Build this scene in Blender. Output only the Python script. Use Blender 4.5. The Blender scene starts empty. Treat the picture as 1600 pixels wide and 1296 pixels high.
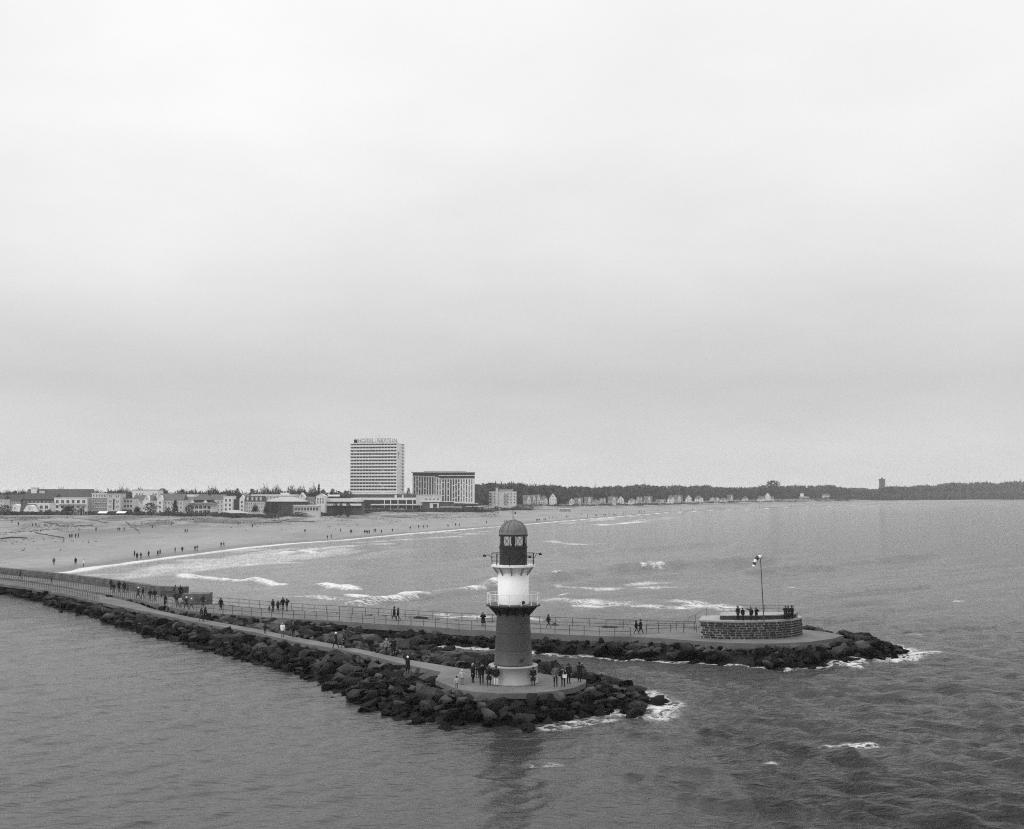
import bpy, bmesh, math, random
import numpy as np
from mathutils import Vector, Matrix, Euler

random.seed(7)
RNG = np.random.default_rng(11)
R = math.radians
scene = bpy.context.scene
col = scene.collection

# ------------------------------------------------------------------ camera
CAM_H, FPX, HOR = 18.0, 1800.0, 770.0
PITCH = math.atan((HOR - 648.0) / FPX)
cam_data = bpy.data.cameras.new('camera')
cam_data.sensor_width = 36.0
cam_data.sensor_fit = 'HORIZONTAL'
cam_data.lens = 36.0 * FPX / 1600.0
cam_data.clip_start = 0.5
cam_data.clip_end = 40000
cam = bpy.data.objects.new('camera', cam_data)
col.objects.link(cam)
cam.location = (0, 0, CAM_H)
cam.rotation_euler = (R(90) + PITCH, 0, 0)
scene.camera = cam

# ------------------------------------------------------------------ world, sun, exposure
SUN_EL, SUN_AZ = R(42), R(-118)          # azimuth clockwise from +Y: light from the left, a little behind
world = bpy.data.worlds.new('World')
scene.world = world
world.use_nodes = True
wt = world.node_tree
wt.nodes.clear()


def wn(kind, **kw):
    n = wt.nodes.new(kind)
    for k, v in kw.items():
        setattr(n, k, v)
    return n


def wmath(op, a, b=None, c=None):
    n = wn('ShaderNodeMath', operation=op)
    for i, v in enumerate((a, b, c)):
        if v is None:
            continue
        if isinstance(v, (int, float)):
            n.inputs[i].default_value = v
        else:
            wt.links.new(v, n.inputs[i])
    return n.outputs[0]


sky = wn('ShaderNodeTexSky', sky_type='NISHITA')
sky.sun_disc = False
sky.sun_elevation = SUN_EL
sky.sun_rotation = SUN_AZ
bw = wn('ShaderNodeRGBToBW')
wt.links.new(sky.outputs[0], bw.inputs[0])
clear = wmath('MULTIPLY', bw.outputs[0], 0.10)
tc = wn('ShaderNodeTexCoord')
sep = wn('ShaderNodeSeparateXYZ')
wt.links.new(tc.outputs['Generated'], sep.inputs[0])
ez = wmath('MAXIMUM', sep.outputs[2], 0.0)
# overcast luminance: dark at the horizon, three times brighter overhead
ramp = wn('ShaderNodeValToRGB')
wt.links.new(ez, ramp.inputs[0])
els = ramp.color_ramp.elements
for p, v in ((0.0, 0.68), (0.04, 0.66), (0.095, 0.585), (0.15, 0.675), (0.205, 0.76), (0.30, 0.80), (0.40, 0.74), (0.62, 0.82), (1.0, 0.95)):
    if p == 0.0:
        e = els[0]
    elif p == 1.0:
        e = els[-1]
        e.position = 1.0
    else:
        e = els.new(p)
    e.color = (v, v, v, 1)
over = wmath('ADD', ramp.outputs[0], wmath('MULTIPLY', wmath('POWER', ez, 1.6), 0.75))
# soft cloud structure, flattened towards the horizon
dv = wmath('ADD', wmath('MULTIPLY', ez, 1.0), 0.22)
comb = wn('ShaderNodeCombineXYZ')
wt.links.new(wmath('DIVIDE', sep.outputs[0], dv), comb.inputs[0])
wt.links.new(wmath('DIVIDE', sep.outputs[1], dv), comb.inputs[1])
wt.links.new(wmath('MULTIPLY', ez, 2.0), comb.inputs[2])
nz = wn('ShaderNodeTexNoise')
nz.inputs['Scale'].default_value = 1.15
nz.inputs['Detail'].default_value = 3.5
nz.inputs['Roughness'].default_value = 0.42
wt.links.new(comb.outputs[0], nz.inputs['Vector'])
cl = wmath('ADD', wmath('MULTIPLY', wmath('SUBTRACT', nz.outputs[0], 0.5), 0.25), 1.0)
nz2 = wn('ShaderNodeTexNoise')
nz2.inputs['Scale'].default_value = 4.2
nz2.inputs['Detail'].default_value = 5.0
nz2.inputs['Roughness'].default_value = 0.55
wt.links.new(comb.outputs[0], nz2.inputs['Vector'])
cl = wmath('ADD', cl, wmath('MULTIPLY', wmath('SUBTRACT', nz2.outputs[0], 0.5), 0.11))
over = wmath('MULTIPLY', over, cl)
vd = wn('ShaderNodeVectorMath', operation='DOT_PRODUCT')
wt.links.new(tc.outputs['Generated'], vd.inputs[0])
vd.inputs[1].default_value = Vector((-0.20, 0.93, 0.29)).normalized()
over = wmath('MULTIPLY', over, wmath('ADD', 1.0, wmath('MULTIPLY', wmath('POWER', wmath('MAXIMUM', vd.outputs['Value'], 0.0), 40.0), 0.045)))
tot = wmath('ADD', wmath('MULTIPLY', over, 0.96), wmath('MULTIPLY', clear, 0.04))
bg = wn('ShaderNodeBackground')
bg.inputs['Strength'].default_value = 1.0
cmb = wn('ShaderNodeCombineColor')
for i in range(3):
    wt.links.new(tot, cmb.inputs[i])
wt.links.new(cmb.outputs[0], bg.inputs['Color'])
wo = wn('ShaderNodeOutputWorld')
wt.links.new(bg.outputs[0], wo.inputs['Surface'])

sun_data = bpy.data.lights.new('sun', 'SUN')
sun_data.energy = 1.3
sun_data.angle = R(40)
sun_data.color = (1, 1, 1)
sun = bpy.data.objects.new('sun', sun_data)
col.objects.link(sun)
sd = Vector((math.sin(SUN_AZ) * math.cos(SUN_EL), math.cos(SUN_AZ) * math.cos(SUN_EL), math.sin(SUN_EL)))
sun.rotation_euler = sd.to_track_quat('Z', 'Y').to_euler()
sun.location = sd * 500

vs = scene.view_settings
vs.view_transform = 'Standard'
vs.look = 'None'
vs.exposure = 0.0
vs.gamma = 1.0
vs.use_curve_mapping = False
scene.cycles.max_bounces = 6
scene.cycles.volume_bounces = 1
scene.cycles.use_denoising = False
scene.cycles.use_adaptive_sampling = True
scene.cycles.adaptive_threshold = 0.03
scene.cycles.adaptive_min_samples = 56
scene.cycles.filter_width = 1.15

# ------------------------------------------------------------------ picture <-> place
_cp, _sp = math.cos(PITCH), math.sin(PITCH)


def ray(px, py):
    dx, dy = (px - 800.0) / FPX, (648.0 - py) / FPX
    return Vector((dx, _cp - dy * _sp, _sp + dy * _cp))


def G(px, py, z=0.0):
    """point of the level z seen at that place of the photograph"""
    d = ray(px, py)
    t = (z - CAM_H) / d.z
    return Vector((d.x * t, d.y * t, z))


def W(px, py, dist):
    """point at the distance dist (metres along +Y)"""
    d = ray(px, py)
    t = dist / d.y
    return Vector((d.x * t, dist, CAM_H + d.z * t))


def poly(pts, z):
    return np.array([tuple(G(x, y, z))[:2] for x, y in pts])


def dist_line(P, L, closed=False):
    """distance of points P (n,2) to a polyline L (m,2)"""
    out = np.full(len(P), 1e18)
    n = len(L)
    for i in range(n if closed else n - 1):
        a, b = L[i], L[(i + 1) % n]
        ab = b - a
        t = np.clip(((P - a) @ ab) / max(ab @ ab, 1e-9), 0, 1)
        d = P - a - t[:, None] * ab
        out = np.minimum(out, d[:, 0] ** 2 + d[:, 1] ** 2)
    return np.sqrt(out)


def inside(P, L):
    r = np.zeros(len(P), bool)
    n = len(L)
    x, y = P[:, 0], P[:, 1]
    for i in range(n):
        (x1, y1), (x2, y2) = L[i], L[(i + 1) % n]
        if y1 == y2:
            continue
        c = ((y1 > y) != (y2 > y)) & (x < (x2 - x1) * (y - y1) / (y2 - y1) + x1)
        r ^= c
    return r


def sstep(a, b, x):
    t = np.clip((x - a) / (b - a), 0, 1)
    return t * t * (3 - 2 * t)


def vnoise(x, y, seed=0):
    """smooth value noise on arrays"""
    xi, yi = np.floor(x).astype(np.int64), np.floor(y).astype(np.int64)
    xf, yf = x - xi, y - yi

    def h(a, b):
        n = (a * 374761393 + b * 668265263 + seed * 1442695041) & 0x7fffffff
        n = ((n ^ (n >> 13)) * 1274126177) & 0x7fffffff
        return ((n ^ (n >> 16)) & 0xffff) / 65535.0
    u, v = xf * xf * (3 - 2 * xf), yf * yf * (3 - 2 * yf)
    return (h(xi, yi) * (1 - u) + h(xi + 1, yi) * u) * (1 - v) + (h(xi, yi + 1) * (1 - u) + h(xi + 1, yi + 1) * u) * v


def fbm(x, y, seed=0, oct=4):
    r, a, f = 0, 0.5, 1.0
    for i in range(oct):
        r = r + a * vnoise(x * f, y * f, seed + i * 17)
        a *= 0.5
        f *= 2.03
    return r / (1 - 0.5 ** oct)


# ------------------------------------------------------------------ materials (all grey: the photograph is black and white)
MATS = {}


def mat(name, v, rough=0.8, var=0.15, scale=1.5, bump=0.0, bscale=8.0, spec=0.3, rnd=0.0, detail=4.0, stretch=None, metal=0.0):
    if name in MATS:
        return MATS[name]
    m = bpy.data.materials.new(name)
    m.use_nodes = True
    nt = m.node_tree
    b = nt.nodes['Principled BSDF']
    b.inputs['Roughness'].default_value = rough
    b.inputs['Specular IOR Level'].default_value = spec
    b.inputs['Metallic'].default_value = metal
    tcn = nt.nodes.new('ShaderNodeTexCoord')
    vec = tcn.outputs['Object']
    if stretch:
        mp = nt.nodes.new('ShaderNodeMapping')
        mp.inputs['Scale'].default_value = stretch
        nt.links.new(vec, mp.inputs[0])
        vec = mp.outputs[0]
    oi = nt.nodes.new('ShaderNodeObjectInfo')
    add = nt.nodes.new('ShaderNodeVectorMath')
    add.operation = 'ADD'
    sc = nt.nodes.new('ShaderNodeVectorMath')
    sc.operation = 'SCALE'
    sc.inputs[0].default_value = (31.0, 17.0, 23.0)
    nt.links.new(oi.outputs['Random'], sc.inputs['Scale'])
    nt.links.new(vec, add.inputs[0])
    nt.links.new(sc.outputs[0], add.inputs[1])
    n = nt.nodes.new('ShaderNodeTexNoise')
    n.inputs['Scale'].default_value = scale
    n.inputs['Detail'].default_value = detail
    n.inputs['Roughness'].default_value = 0.6
    nt.links.new(add.outputs[0], n.inputs['Vector'])
    mr = nt.nodes.new('ShaderNodeMapRange')
    mr.inputs['From Min'].default_value = 0.25
    mr.inputs['From Max'].default_value = 0.75
    mr.inputs['To Min'].default_value = v * (1 - var)
    mr.inputs['To Max'].default_value = v * (1 + var)
    nt.links.new(n.outputs[0], mr.inputs[0])
    val = mr.outputs[0]
    if rnd:
        mr2 = nt.nodes.new('ShaderNodeMapRange')
        mr2.inputs['To Min'].default_value = 1 - rnd
        mr2.inputs['To Max'].default_value = 1 + rnd
        nt.links.new(oi.outputs['Random'], mr2.inputs[0])
        mu = nt.nodes.new('ShaderNodeMath')
        mu.operation = 'MULTIPLY'
        nt.links.new(val, mu.inputs[0])
        nt.links.new(mr2.outputs[0], mu.inputs[1])
        val = mu.outputs[0]
    cc = nt.nodes.new('ShaderNodeCombineColor')
    for i in range(3):
        nt.links.new(val, cc.inputs[i])
    nt.links.new(cc.outputs[0], b.inputs['Base Color'])
    if bump:
        n2 = nt.nodes.new('ShaderNodeTexNoise')
        n2.inputs['Scale'].default_value = bscale
        n2.inputs['Detail'].default_value = 5
        nt.links.new(add.outputs[0], n2.inputs['Vector'])
        bp = nt.nodes.new('ShaderNodeBump')
        bp.inputs['Strength'].default_value = bump
        bp.inputs['Distance'].default_value = 0.15
        nt.links.new(n2.outputs[0], bp.inputs['Height'])
        nt.links.new(bp.outputs[0], b.inputs['Normal'])
    MATS[name] = m
    return m


M_CONC = mat('path_concrete', 0.13, 0.85, 0.38, 0.28, 0.2, 6.0, detail=8.0)
M_CONC_D = mat('edge_concrete', 0.045, 0.8, 0.4, 1.2, 0.4, 4.0)
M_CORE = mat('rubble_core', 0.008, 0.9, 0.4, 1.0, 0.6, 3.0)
M_WHITE = mat('white_paint', 0.80, 0.5, 0.05, 0.9)
M_PLINTH = mat('pale_render', 0.31, 0.8, 0.12, 1.5, 0.1, 12)
M_TOWER = mat('dark_paint', 0.062, 0.5, 0.10, 1.2, 0.05, 10)
M_TOWER_D = mat('darker_paint', 0.03, 0.5, 0.15, 1.5)
M_DOME = mat('dome_paint', 0.13, 0.45, 0.2, 2.5, 0.1, 10)
M_IRON = mat('black_iron', 0.012, 0.5, 0.2, 3)
M_RAIL = mat('galvanised_rail', 0.06, 0.6, 0.2, 3)
M_GLASS = mat('dark_glass', 0.02, 0.12, 0.2, 1.0, spec=0.5)
M_WGLASS = mat('window_glass', 0.035, 0.25, 0.5, 0.35, spec=0.5, rnd=0.5)
M_WALLW = mat('white_wall', 0.70, 0.85, 0.06, 0.3)
M_WALLP = mat('pale_wall', 0.54, 0.85, 0.10, 0.3)
M_WALLG = mat('grey_wall', 0.31, 0.85, 0.12, 0.3)
M_WALLD = mat('dark_wall', 0.09, 0.85, 0.2, 0.3)
M_ROOFD = mat('dark_roof', 0.055, 0.8, 0.2, 0.4)
M_ROOFM = mat('mid_roof', 0.11, 0.8, 0.2, 0.4)
M_ROOFP = mat('pale_roof', 0.38, 0.8, 0.12, 0.2)
M_TWIG = mat('bare_twigs', 0.05, 0.9, 0.3, 0.3, rnd=0.25)
M_BARK = mat('bark', 0.04, 0.9, 0.3, 1.0)
M_LEAF = mat('evergreen_leaf', 0.028, 0.9, 0.4, 0.4, rnd=0.2)
M_WOOD = mat('woodland_leaf', 0.055, 0.9, 0.7, 0.03)
M_SCRUB = mat('scrub_leaf', 0.055, 0.9, 0.5, 0.2)
M_MARRAM = mat('marram_grass', 0.17, 0.9, 0.4, 0.3)
M_TIMBER = mat('old_timber', 0.075, 0.9, 0.3, 2)
M_LIGHTW = mat('wall_top_stone', 0.30, 0.8, 0.2, 1.5)


def nodes_grey(nt, sock):
    cc = nt.nodes.new('ShaderNodeCombineColor')
    for i in range(3):
        nt.links.new(sock, cc.inputs[i])
    return cc.outputs[0]


def nmath(nt, op, a, b=None, c=None, clamp=False):
    n = nt.nodes.new('ShaderNodeMath')
    n.operation = op
    n.use_clamp = clamp
    for i, v in enumerate((a, b, c)):
        if v is None:
            continue
        if isinstance(v, (int, float)):
            n.inputs[i].default_value = v
        else:
            nt.links.new(v, n.inputs[i])
    return n.outputs[0]


def nnoise(nt, vec, scale, detail=4, rough=0.55, mapping=None):
    if mapping:
        mp = nt.nodes.new('ShaderNodeMapping')
        mp.inputs['Rotation'].default_value = (0, 0, mapping[0])
        mp.inputs['Scale'].default_value = mapping[1]
        if len(mapping) > 2:
            mp.vector_type = 'TEXTURE'
        nt.links.new(vec, mp.inputs[0])
        vec = mp.outputs[0]
    n = nt.nodes.new('ShaderNodeTexNoise')
    n.inputs['Scale'].default_value = scale
    n.inputs['Detail'].default_value = detail
    n.inputs['Roughness'].default_value = rough
    nt.links.new(vec, n.inputs['Vector'])
    return n.outputs[0]


def nrange(nt, v, a, b, c, d, smooth=False):
    n = nt.nodes.new('ShaderNodeMapRange')
    if smooth:
        n.interpolation_type = 'SMOOTHSTEP'
    n.inputs['From Min'].default_value = a
    n.inputs['From Max'].default_value = b
    n.inputs['To Min'].default_value = c
    n.inputs['To Max'].default_value = d
    nt.links.new(v, n.inputs[0])
    return n.outputs[0]


def rock_material():
    m = bpy.data.materials.new('granite_boulder')
    m.use_nodes = True
    nt = m.node_tree
    b = nt.nodes['Principled BSDF']
    geo = nt.nodes.new('ShaderNodeNewGeometry')
    pos = geo.outputs['Position']
    oi = nt.nodes.new('ShaderNodeObjectInfo')
    at = nt.nodes.new('ShaderNodeAttribute')
    at.attribute_name = 'tone'
    tone = nmath(nt, 'FRACT', nmath(nt, 'ADD', at.outputs['Fac'], nmath(nt, 'MULTIPLY', oi.outputs['Random'], 7.31)))
    base = nrange(nt, nmath(nt, 'POWER', tone, 1.9), 0, 1, 0.008, 0.095)
    n1 = nnoise(nt, pos, 1.4, 6, 0.65)
    base = nmath(nt, 'MULTIPLY', base, nrange(nt, n1, 0.25, 0.75, 0.6, 1.4))
    spx = nt.nodes.new('ShaderNodeSeparateXYZ')
    nt.links.new(pos, spx.inputs[0])
    # wet, weed-covered tide zone with an uneven upper edge
    wl = nmath(nt, 'ADD', spx.outputs[2], nmath(nt, 'MULTIPLY', nmath(nt, 'SUBTRACT', nnoise(nt, pos, 0.55, 3), 0.5), -2.6))
    wet = nrange(nt, wl, 0.45, 1.55, 1.0, 0.0, True)
    base = nmath(nt, 'MULTIPLY', base, nrange(nt, wet, 0, 1, 1.0, 0.11))
    nt.links.new(nodes_grey(nt, base), b.inputs['Base Color'])
    nt.links.new(nrange(nt, wet, 0, 1, 0.9, 0.55), b.inputs['Roughness'])
    b.inputs['Specular IOR Level'].default_value = 0.06
    bp = nt.nodes.new('ShaderNodeBump')
    bp.inputs['Strength'].default_value = 0.9
    bp.inputs['Distance'].default_value = 0.12
    nt.links.new(nnoise(nt, pos, 2.6, 6, 0.6), bp.inputs['Height'])
    nt.links.new(bp.outputs[0], b.inputs['Normal'])
    return m


def masonry_material(name, v1, v2, joint, sx, sy):
    m = bpy.data.materials.new(name)
    m.use_nodes = True
    nt = m.node_tree
    b = nt.nodes['Principled BSDF']
    at = nt.nodes.new('ShaderNodeAttribute')
    at.attribute_name = 'run'
    br = nt.nodes.new('ShaderNodeTexBrick')
    br.inputs['Color1'].default_value = (v1, v1, v1, 1)
    br.inputs['Color2'].default_value = (v2, v2, v2, 1)
    br.inputs['Mortar'].default_value = (joint, joint, joint, 1)
    br.inputs['Scale'].default_value = 1.0
    br.inputs['Brick Width'].default_value = sx
    br.inputs['Row Height'].default_value = sy
    br.inputs['Mortar Size'].default_value = 0.03
    nt.links.new(at.outputs['Vector'], br.inputs['Vector'])
    geo = nt.nodes.new('ShaderNodeNewGeometry')
    mx = nt.nodes.new('ShaderNodeMix')
    mx.data_type = 'RGBA'
    mx.blend_type = 'MULTIPLY'
    mx.inputs[0].default_value = 1.0
    nt.links.new(br.outputs[0], mx.inputs[6])
    nt.links.new(nodes_grey(nt, nrange(nt, nnoise(nt, geo.outputs['Position'], 0.8, 5), 0.25, 0.75, 0.5, 1.5)), mx.inputs[7])
    nt.links.new(mx.outputs[2], b.inputs['Base Color'])
    b.inputs['Roughness'].default_value = 0.9
    return m


M_ROCK = rock_material()
M_SEAWALL = masonry_material('sea_wall_masonry', 0.055, 0.10, 0.13, 0.7, 0.35)

# ------------------------------------------------------------------ mesh builder and tagging


class MB:
    def __init__(self):
        self.v, self.f = [], []

    def add(self, vs_, fs):
        o = len(self.v)
        self.v.extend([tuple(p) for p in vs_])
        self.f.extend([tuple(i + o for i in f) for f in fs])
        return self

    def box(self, x0, x1, y0, y1, z0, z1):
        return self.add([(x0, y0, z0), (x1, y0, z0), (x1, y1, z0), (x0, y1, z0), (x0, y0, z1), (x1, y0, z1), (x1, y1, z1), (x0, y1, z1)],
                        [(3, 2, 1, 0), (4, 5, 6, 7), (0, 1, 5, 4), (1, 2, 6, 5), (2, 3, 7, 6), (3, 0, 4, 7)])

    def tube(self, pts, rad, n=6, cap=True):
        """tube along points; rad a number or one per point"""
        pts = [Vector(p) for p in pts]
        rs = rad if isinstance(rad, (list, tuple)) else [rad] * len(pts)
        vs_, fs = [], []
        for i, p in enumerate(pts):
            t = (pts[min(i + 1, len(pts) - 1)] - pts[max(i - 1, 0)]).normalized()
            u = t.cross(Vector((0, 0, 1)))
            if u.length < 0.05:
                u = t.cross(Vector((0, 1, 0)))
            u.normalize()
            w = u.cross(t)
            for k in range(n):
                a = 2 * math.pi * k / n
                vs_.append(p + (u * math.cos(a) + w * math.sin(a)) * rs[i])
        for i in range(len(pts) - 1):
            for k in range(n):
                fs.append((i * n + k, i * n + (k + 1) % n, (i + 1) * n + (k + 1) % n, (i + 1) * n + k))
        if cap:
            fs.append(tuple(reversed(range(n))))
            fs.append(tuple((len(pts) - 1) * n + k for k in range(n)))
        return self.add(vs_, fs)

    def lathe(self, prof, n=32, cx=0, cy=0, sx=1, sy=1):
        vs_, fs = [], []
        for r, z in prof:
            for k in range(n):
                a = 2 * math.pi * k / n
                vs_.append((cx + r * math.cos(a) * sx, cy + r * math.sin(a) * sy, z))
        for i in range(len(prof) - 1):
            for k in range(n):
                fs.append((i * n + k, i * n + (k + 1) % n, (i + 1) * n + (k + 1) % n, (i + 1) * n + k))
        if prof[0][0] > 1e-4:
            fs.append(tuple(reversed(range(n))))
        if prof[-1][0] > 1e-4:
            fs.append(tuple((len(prof) - 1) * n + k for k in range(n)))
        return self.add(vs_, fs)

    def prism(self, pts, z0, z1):
        """vertical prism over a plan polygon (counter-clockwise)"""
        n = len(pts)
        a = sum(pts[i][0] * pts[(i + 1) % n][1] - pts[(i + 1) % n][0] * pts[i][1] for i in range(n))
        if a < 0:
            pts = list(reversed(list(pts)))
        vs_ = [(p[0], p[1], z0) for p in pts] + [(p[0], p[1], z1) for p in pts]
        fs = [tuple(reversed(range(n))), tuple(range(n, 2 * n))]
        for i in range(n):
            j = (i + 1) % n
            fs.append((i, j, n + j, n + i))
        return self.add(vs_, fs)

    def extr_y(self, pts, y0, y1):
        """outline in x,z pushed along y (front at y0)"""
        n = len(pts)
        a = sum(pts[i][0] * pts[(i + 1) % n][1] - pts[(i + 1) % n][0] * pts[i][1] for i in range(n))
        if a < 0:
            pts = list(reversed(list(pts)))
        vs_ = [(p[0], y0, p[1]) for p in pts] + [(p[0], y1, p[1]) for p in pts]
        fs = [tuple(range(n)), tuple(reversed(range(n, 2 * n)))]
        for i in range(n):
            j = (i + 1) % n
            fs.append((j, i, n + i, n + j))
        return self.add(vs_, fs)

    def mesh(self, name, m=None, smooth=False):
        me = bpy.data.meshes.new(name)
        me.from_pydata(self.v, [], self.f)
        me.update()
        if m:
            for k in (m if isinstance(m, (list, tuple)) else [m]):
                me.materials.append(k)
        if smooth:
            me.polygons.foreach_set('use_smooth', [True] * len(me.polygons))
        return me

    def build(self, name, m, parent=None, smooth=False, loc=None):
        return link(name, self.mesh(name, m, smooth), parent, loc)


def link(name, me, parent=None, loc=None, rz=0.0):
    o = bpy.data.objects.new(name, me)
    col.objects.link(o)
    if parent is not None:
        o.parent = parent
    if loc is not None:
        o.location = loc
    if rz:
        o.rotation_euler = (0, 0, rz)
    return o


def tag(o, label=None, cat=None, group=None, kind=None):
    if label:
        o['label'] = label
    if cat:
        o['category'] = cat
    if group:
        o['group'] = group
    if kind:
        o['kind'] = kind
    return o


def thing(name, loc, rz=0.0):
    o = bpy.data.objects.new(name, None)
    col.objects.link(o)
    o.location = loc
    o.rotation_euler = (0, 0, rz)
    o.empty_display_size = 0.3
    return o


def mesh_np(name, V, F, m, attrs=None, smooth=True):
    me = bpy.data.meshes.new(name)
    V = np.asarray(V, np.float32)
    F = np.asarray(F, np.int32)
    k = F.shape[1]
    me.vertices.add(len(V))
    me.vertices.foreach_set('co', V.ravel())
    me.loops.add(F.size)
    me.loops.foreach_set('vertex_index', F.ravel())
    me.polygons.add(len(F))
    me.polygons.foreach_set('loop_start', np.arange(0, F.size, k, dtype=np.int32))
    me.polygons.foreach_set('loop_total', np.full(len(F), k, np.int32))
    me.polygons.foreach_set('use_smooth', np.full(len(F), smooth))
    for an, av in (attrs or {}).items():
        a = me.attributes.new(an, 'FLOAT', 'POINT')
        a.data.foreach_set('value', np.asarray(av, np.float32))
    me.update(calc_edges=True)
    me.validate()
    if m:
        me.materials.append(m)
    return me


def grid_faces(nr, nc):
    i = np.arange(nr * nc).reshape(nr, nc)
    return np.stack([i[:-1, :-1], i[:-1, 1:], i[1:, 1:], i[1:, :-1]], -1).reshape(-1, 4)

# ------------------------------------------------------------------ the shore, the land and the sea
SHORE_PX = [(98, 894), (135, 887), (192, 879.5), (262, 870.5), (327, 862.5), (378, 856), (446, 849.5), (530, 844), (640, 833.5), (780, 822.5),
            (880, 814), (960, 807.5), (1040, 801), (1100, 798), (1150, 796), (1242, 792.5), (1320, 790), (1392, 788), (1480, 785), (1600, 780), (1800, 776.5)]
SHORE = poly(SHORE_PX, 0.0)
LAND = np.vstack([[[-9000, 262.0], [-300, 262.0]], SHORE, [[9000, 16000], [-9000, 16000]]])


def shore_d(P):
    d = dist_line(P, np.vstack([[[-9000, 262.0], [-300, 262.0]], SHORE]))
    return np.where(inside(P, LAND), d, -d)


def terrain_z(P, d=None):
    if d is None:
        d = shore_d(P)
    z = np.where(d < 0, np.maximum(-2.5, d * 0.05), np.interp(d, [0, 8, 40, 140, 190, 235, 500], [0, .35, .9, 2.0, 3.3, 4.4, 4.8]))
    du = sstep(80, 130, d) * (1 - 0.8 * sstep(205, 235, d))
    z = z + du * (fbm(P[:, 0] / 26, P[:, 1] / 34, 5) - 0.45) * 3.2
    z = z + sstep(20, 60, d) * (fbm(P[:, 0] / 7, P[:, 1] / 9, 9) - 0.5) * 0.25
    z = z + sstep(140, 330, d) * sstep(1700, 3600, P[:, 1]) * 13
    return z


def tz(x, y):
    return float(terrain_z(np.array([[x, y]], float))[0])


def on_land(px, py, lift=0.0):
    z = 1.0
    for _ in range(12):
        p = G(px, py, z)
        z = 0.5 * z + 0.5 * tz(p.x, p.y)
    p = G(px, py, z)
    return Vector((p.x, p.y, tz(p.x, p.y) + lift))


def fan(y_near, y_far, step, a_in, n_in, a_out, n_out):
    ys = np.arange(y_near, y_far, -step)
    r = CAM_H * FPX / (ys - HOR)
    a = np.concatenate([np.linspace(-a_out, -a_in, n_out, endpoint=False), np.linspace(-a_in, a_in, n_in), np.linspace(a_in, a_out, n_out + 1)[1:]])
    rr, aa = np.meshgrid(r, a, indexing='ij')
    return rr, aa


# land: beach, dunes and the ground behind, one sheet out to the horizon
def sand_material():
    m = bpy.data.materials.new('beach_sand')
    m.use_nodes = True
    nt = m.node_tree
    b = nt.nodes['Principled BSDF']
    pos = nt.nodes.new('ShaderNodeNewGeometry').outputs['Position']

    def attr(n):
        a = nt.nodes.new('ShaderNodeAttribute')
        a.attribute_name = n
        return a.outputs['Fac']
    v = nrange(nt, nnoise(nt, pos, 0.03, 6, 0.65, (0.25, (1, 0.35, 1))), 0.3, 0.7, 0.20, 0.30)
    v = nmath(nt, 'MULTIPLY', v, nrange(nt, nnoise(nt, pos, 0.35, 5, 0.7), 0.3, 0.7, 0.82, 1.16))
    g = nmath(nt, 'MULTIPLY', attr('grass'), nrange(nt, nnoise(nt, pos, 0.05, 6, 0.7, (0.3, (0.8, 0.32, 1))), 0.42, 0.56, 0, 1, True))
    mixg = nt.nodes.new('ShaderNodeMix')
    nt.links.new(g, mixg.inputs[0])
    nt.links.new(v, mixg.inputs[2])
    gv = nrange(nt, nnoise(nt, pos, 0.5, 5, 0.7), 0.3, 0.7, 0.065, 0.14)
    nt.links.new(gv, mixg.inputs[3])
    wet = attr('wet')
    v = nmath(nt, 'MULTIPLY', mixg.outputs[0], nrange(nt, wet, 0, 1, 1.0, 0.52))
    nt.links.new(nodes_grey(nt, v), b.inputs['Base Color'])
    nt.links.new(nrange(nt, wet, 0, 1, 0.95, 0.45), b.inputs['Roughness'])
    b.inputs['Specular IOR Level'].default_value = 0.2
    bp = nt.nodes.new('ShaderNodeBump')
    bp.inputs['Strength'].default_value = 0.6
    bp.inputs['Distance'].default_value = 0.3
    nt.links.new(nnoise(nt, pos, 0.5, 6, 0.65), bp.inputs['Height'])
    nt.links.new(bp.outputs[0], b.inputs['Normal'])
    return m


rr, aa = fan(925, 772.2, 0.5, R(31), 760, R(70), 60)
P = np.stack([(rr * np.sin(aa)).ravel(), (rr * np.cos(aa)).ravel()], 1)
D = shore_d(P)
Z = terrain_z(P, D)
grass = sstep(55, 165, D + 45 * (fbm(P[:, 0] / 40, P[:, 1] / 60, 3) - 0.5)) * 0.9 + sstep(215, 235, D) * 0.6
wet = 1 - sstep(1.5, 9.0, D + 5 * (fbm(P[:, 0] / 9, P[:, 1] / 14, 21) - 0.5))
beach = link('beach', mesh_np('beach', np.column_stack([P, Z]), grid_faces(*rr.shape), sand_material(), {'grass': np.clip(grass, 0, 1), 'wet': wet}))
tag(beach, 'pale sandy beach rising to grassy dunes behind the bay', kind='structure')

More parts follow.
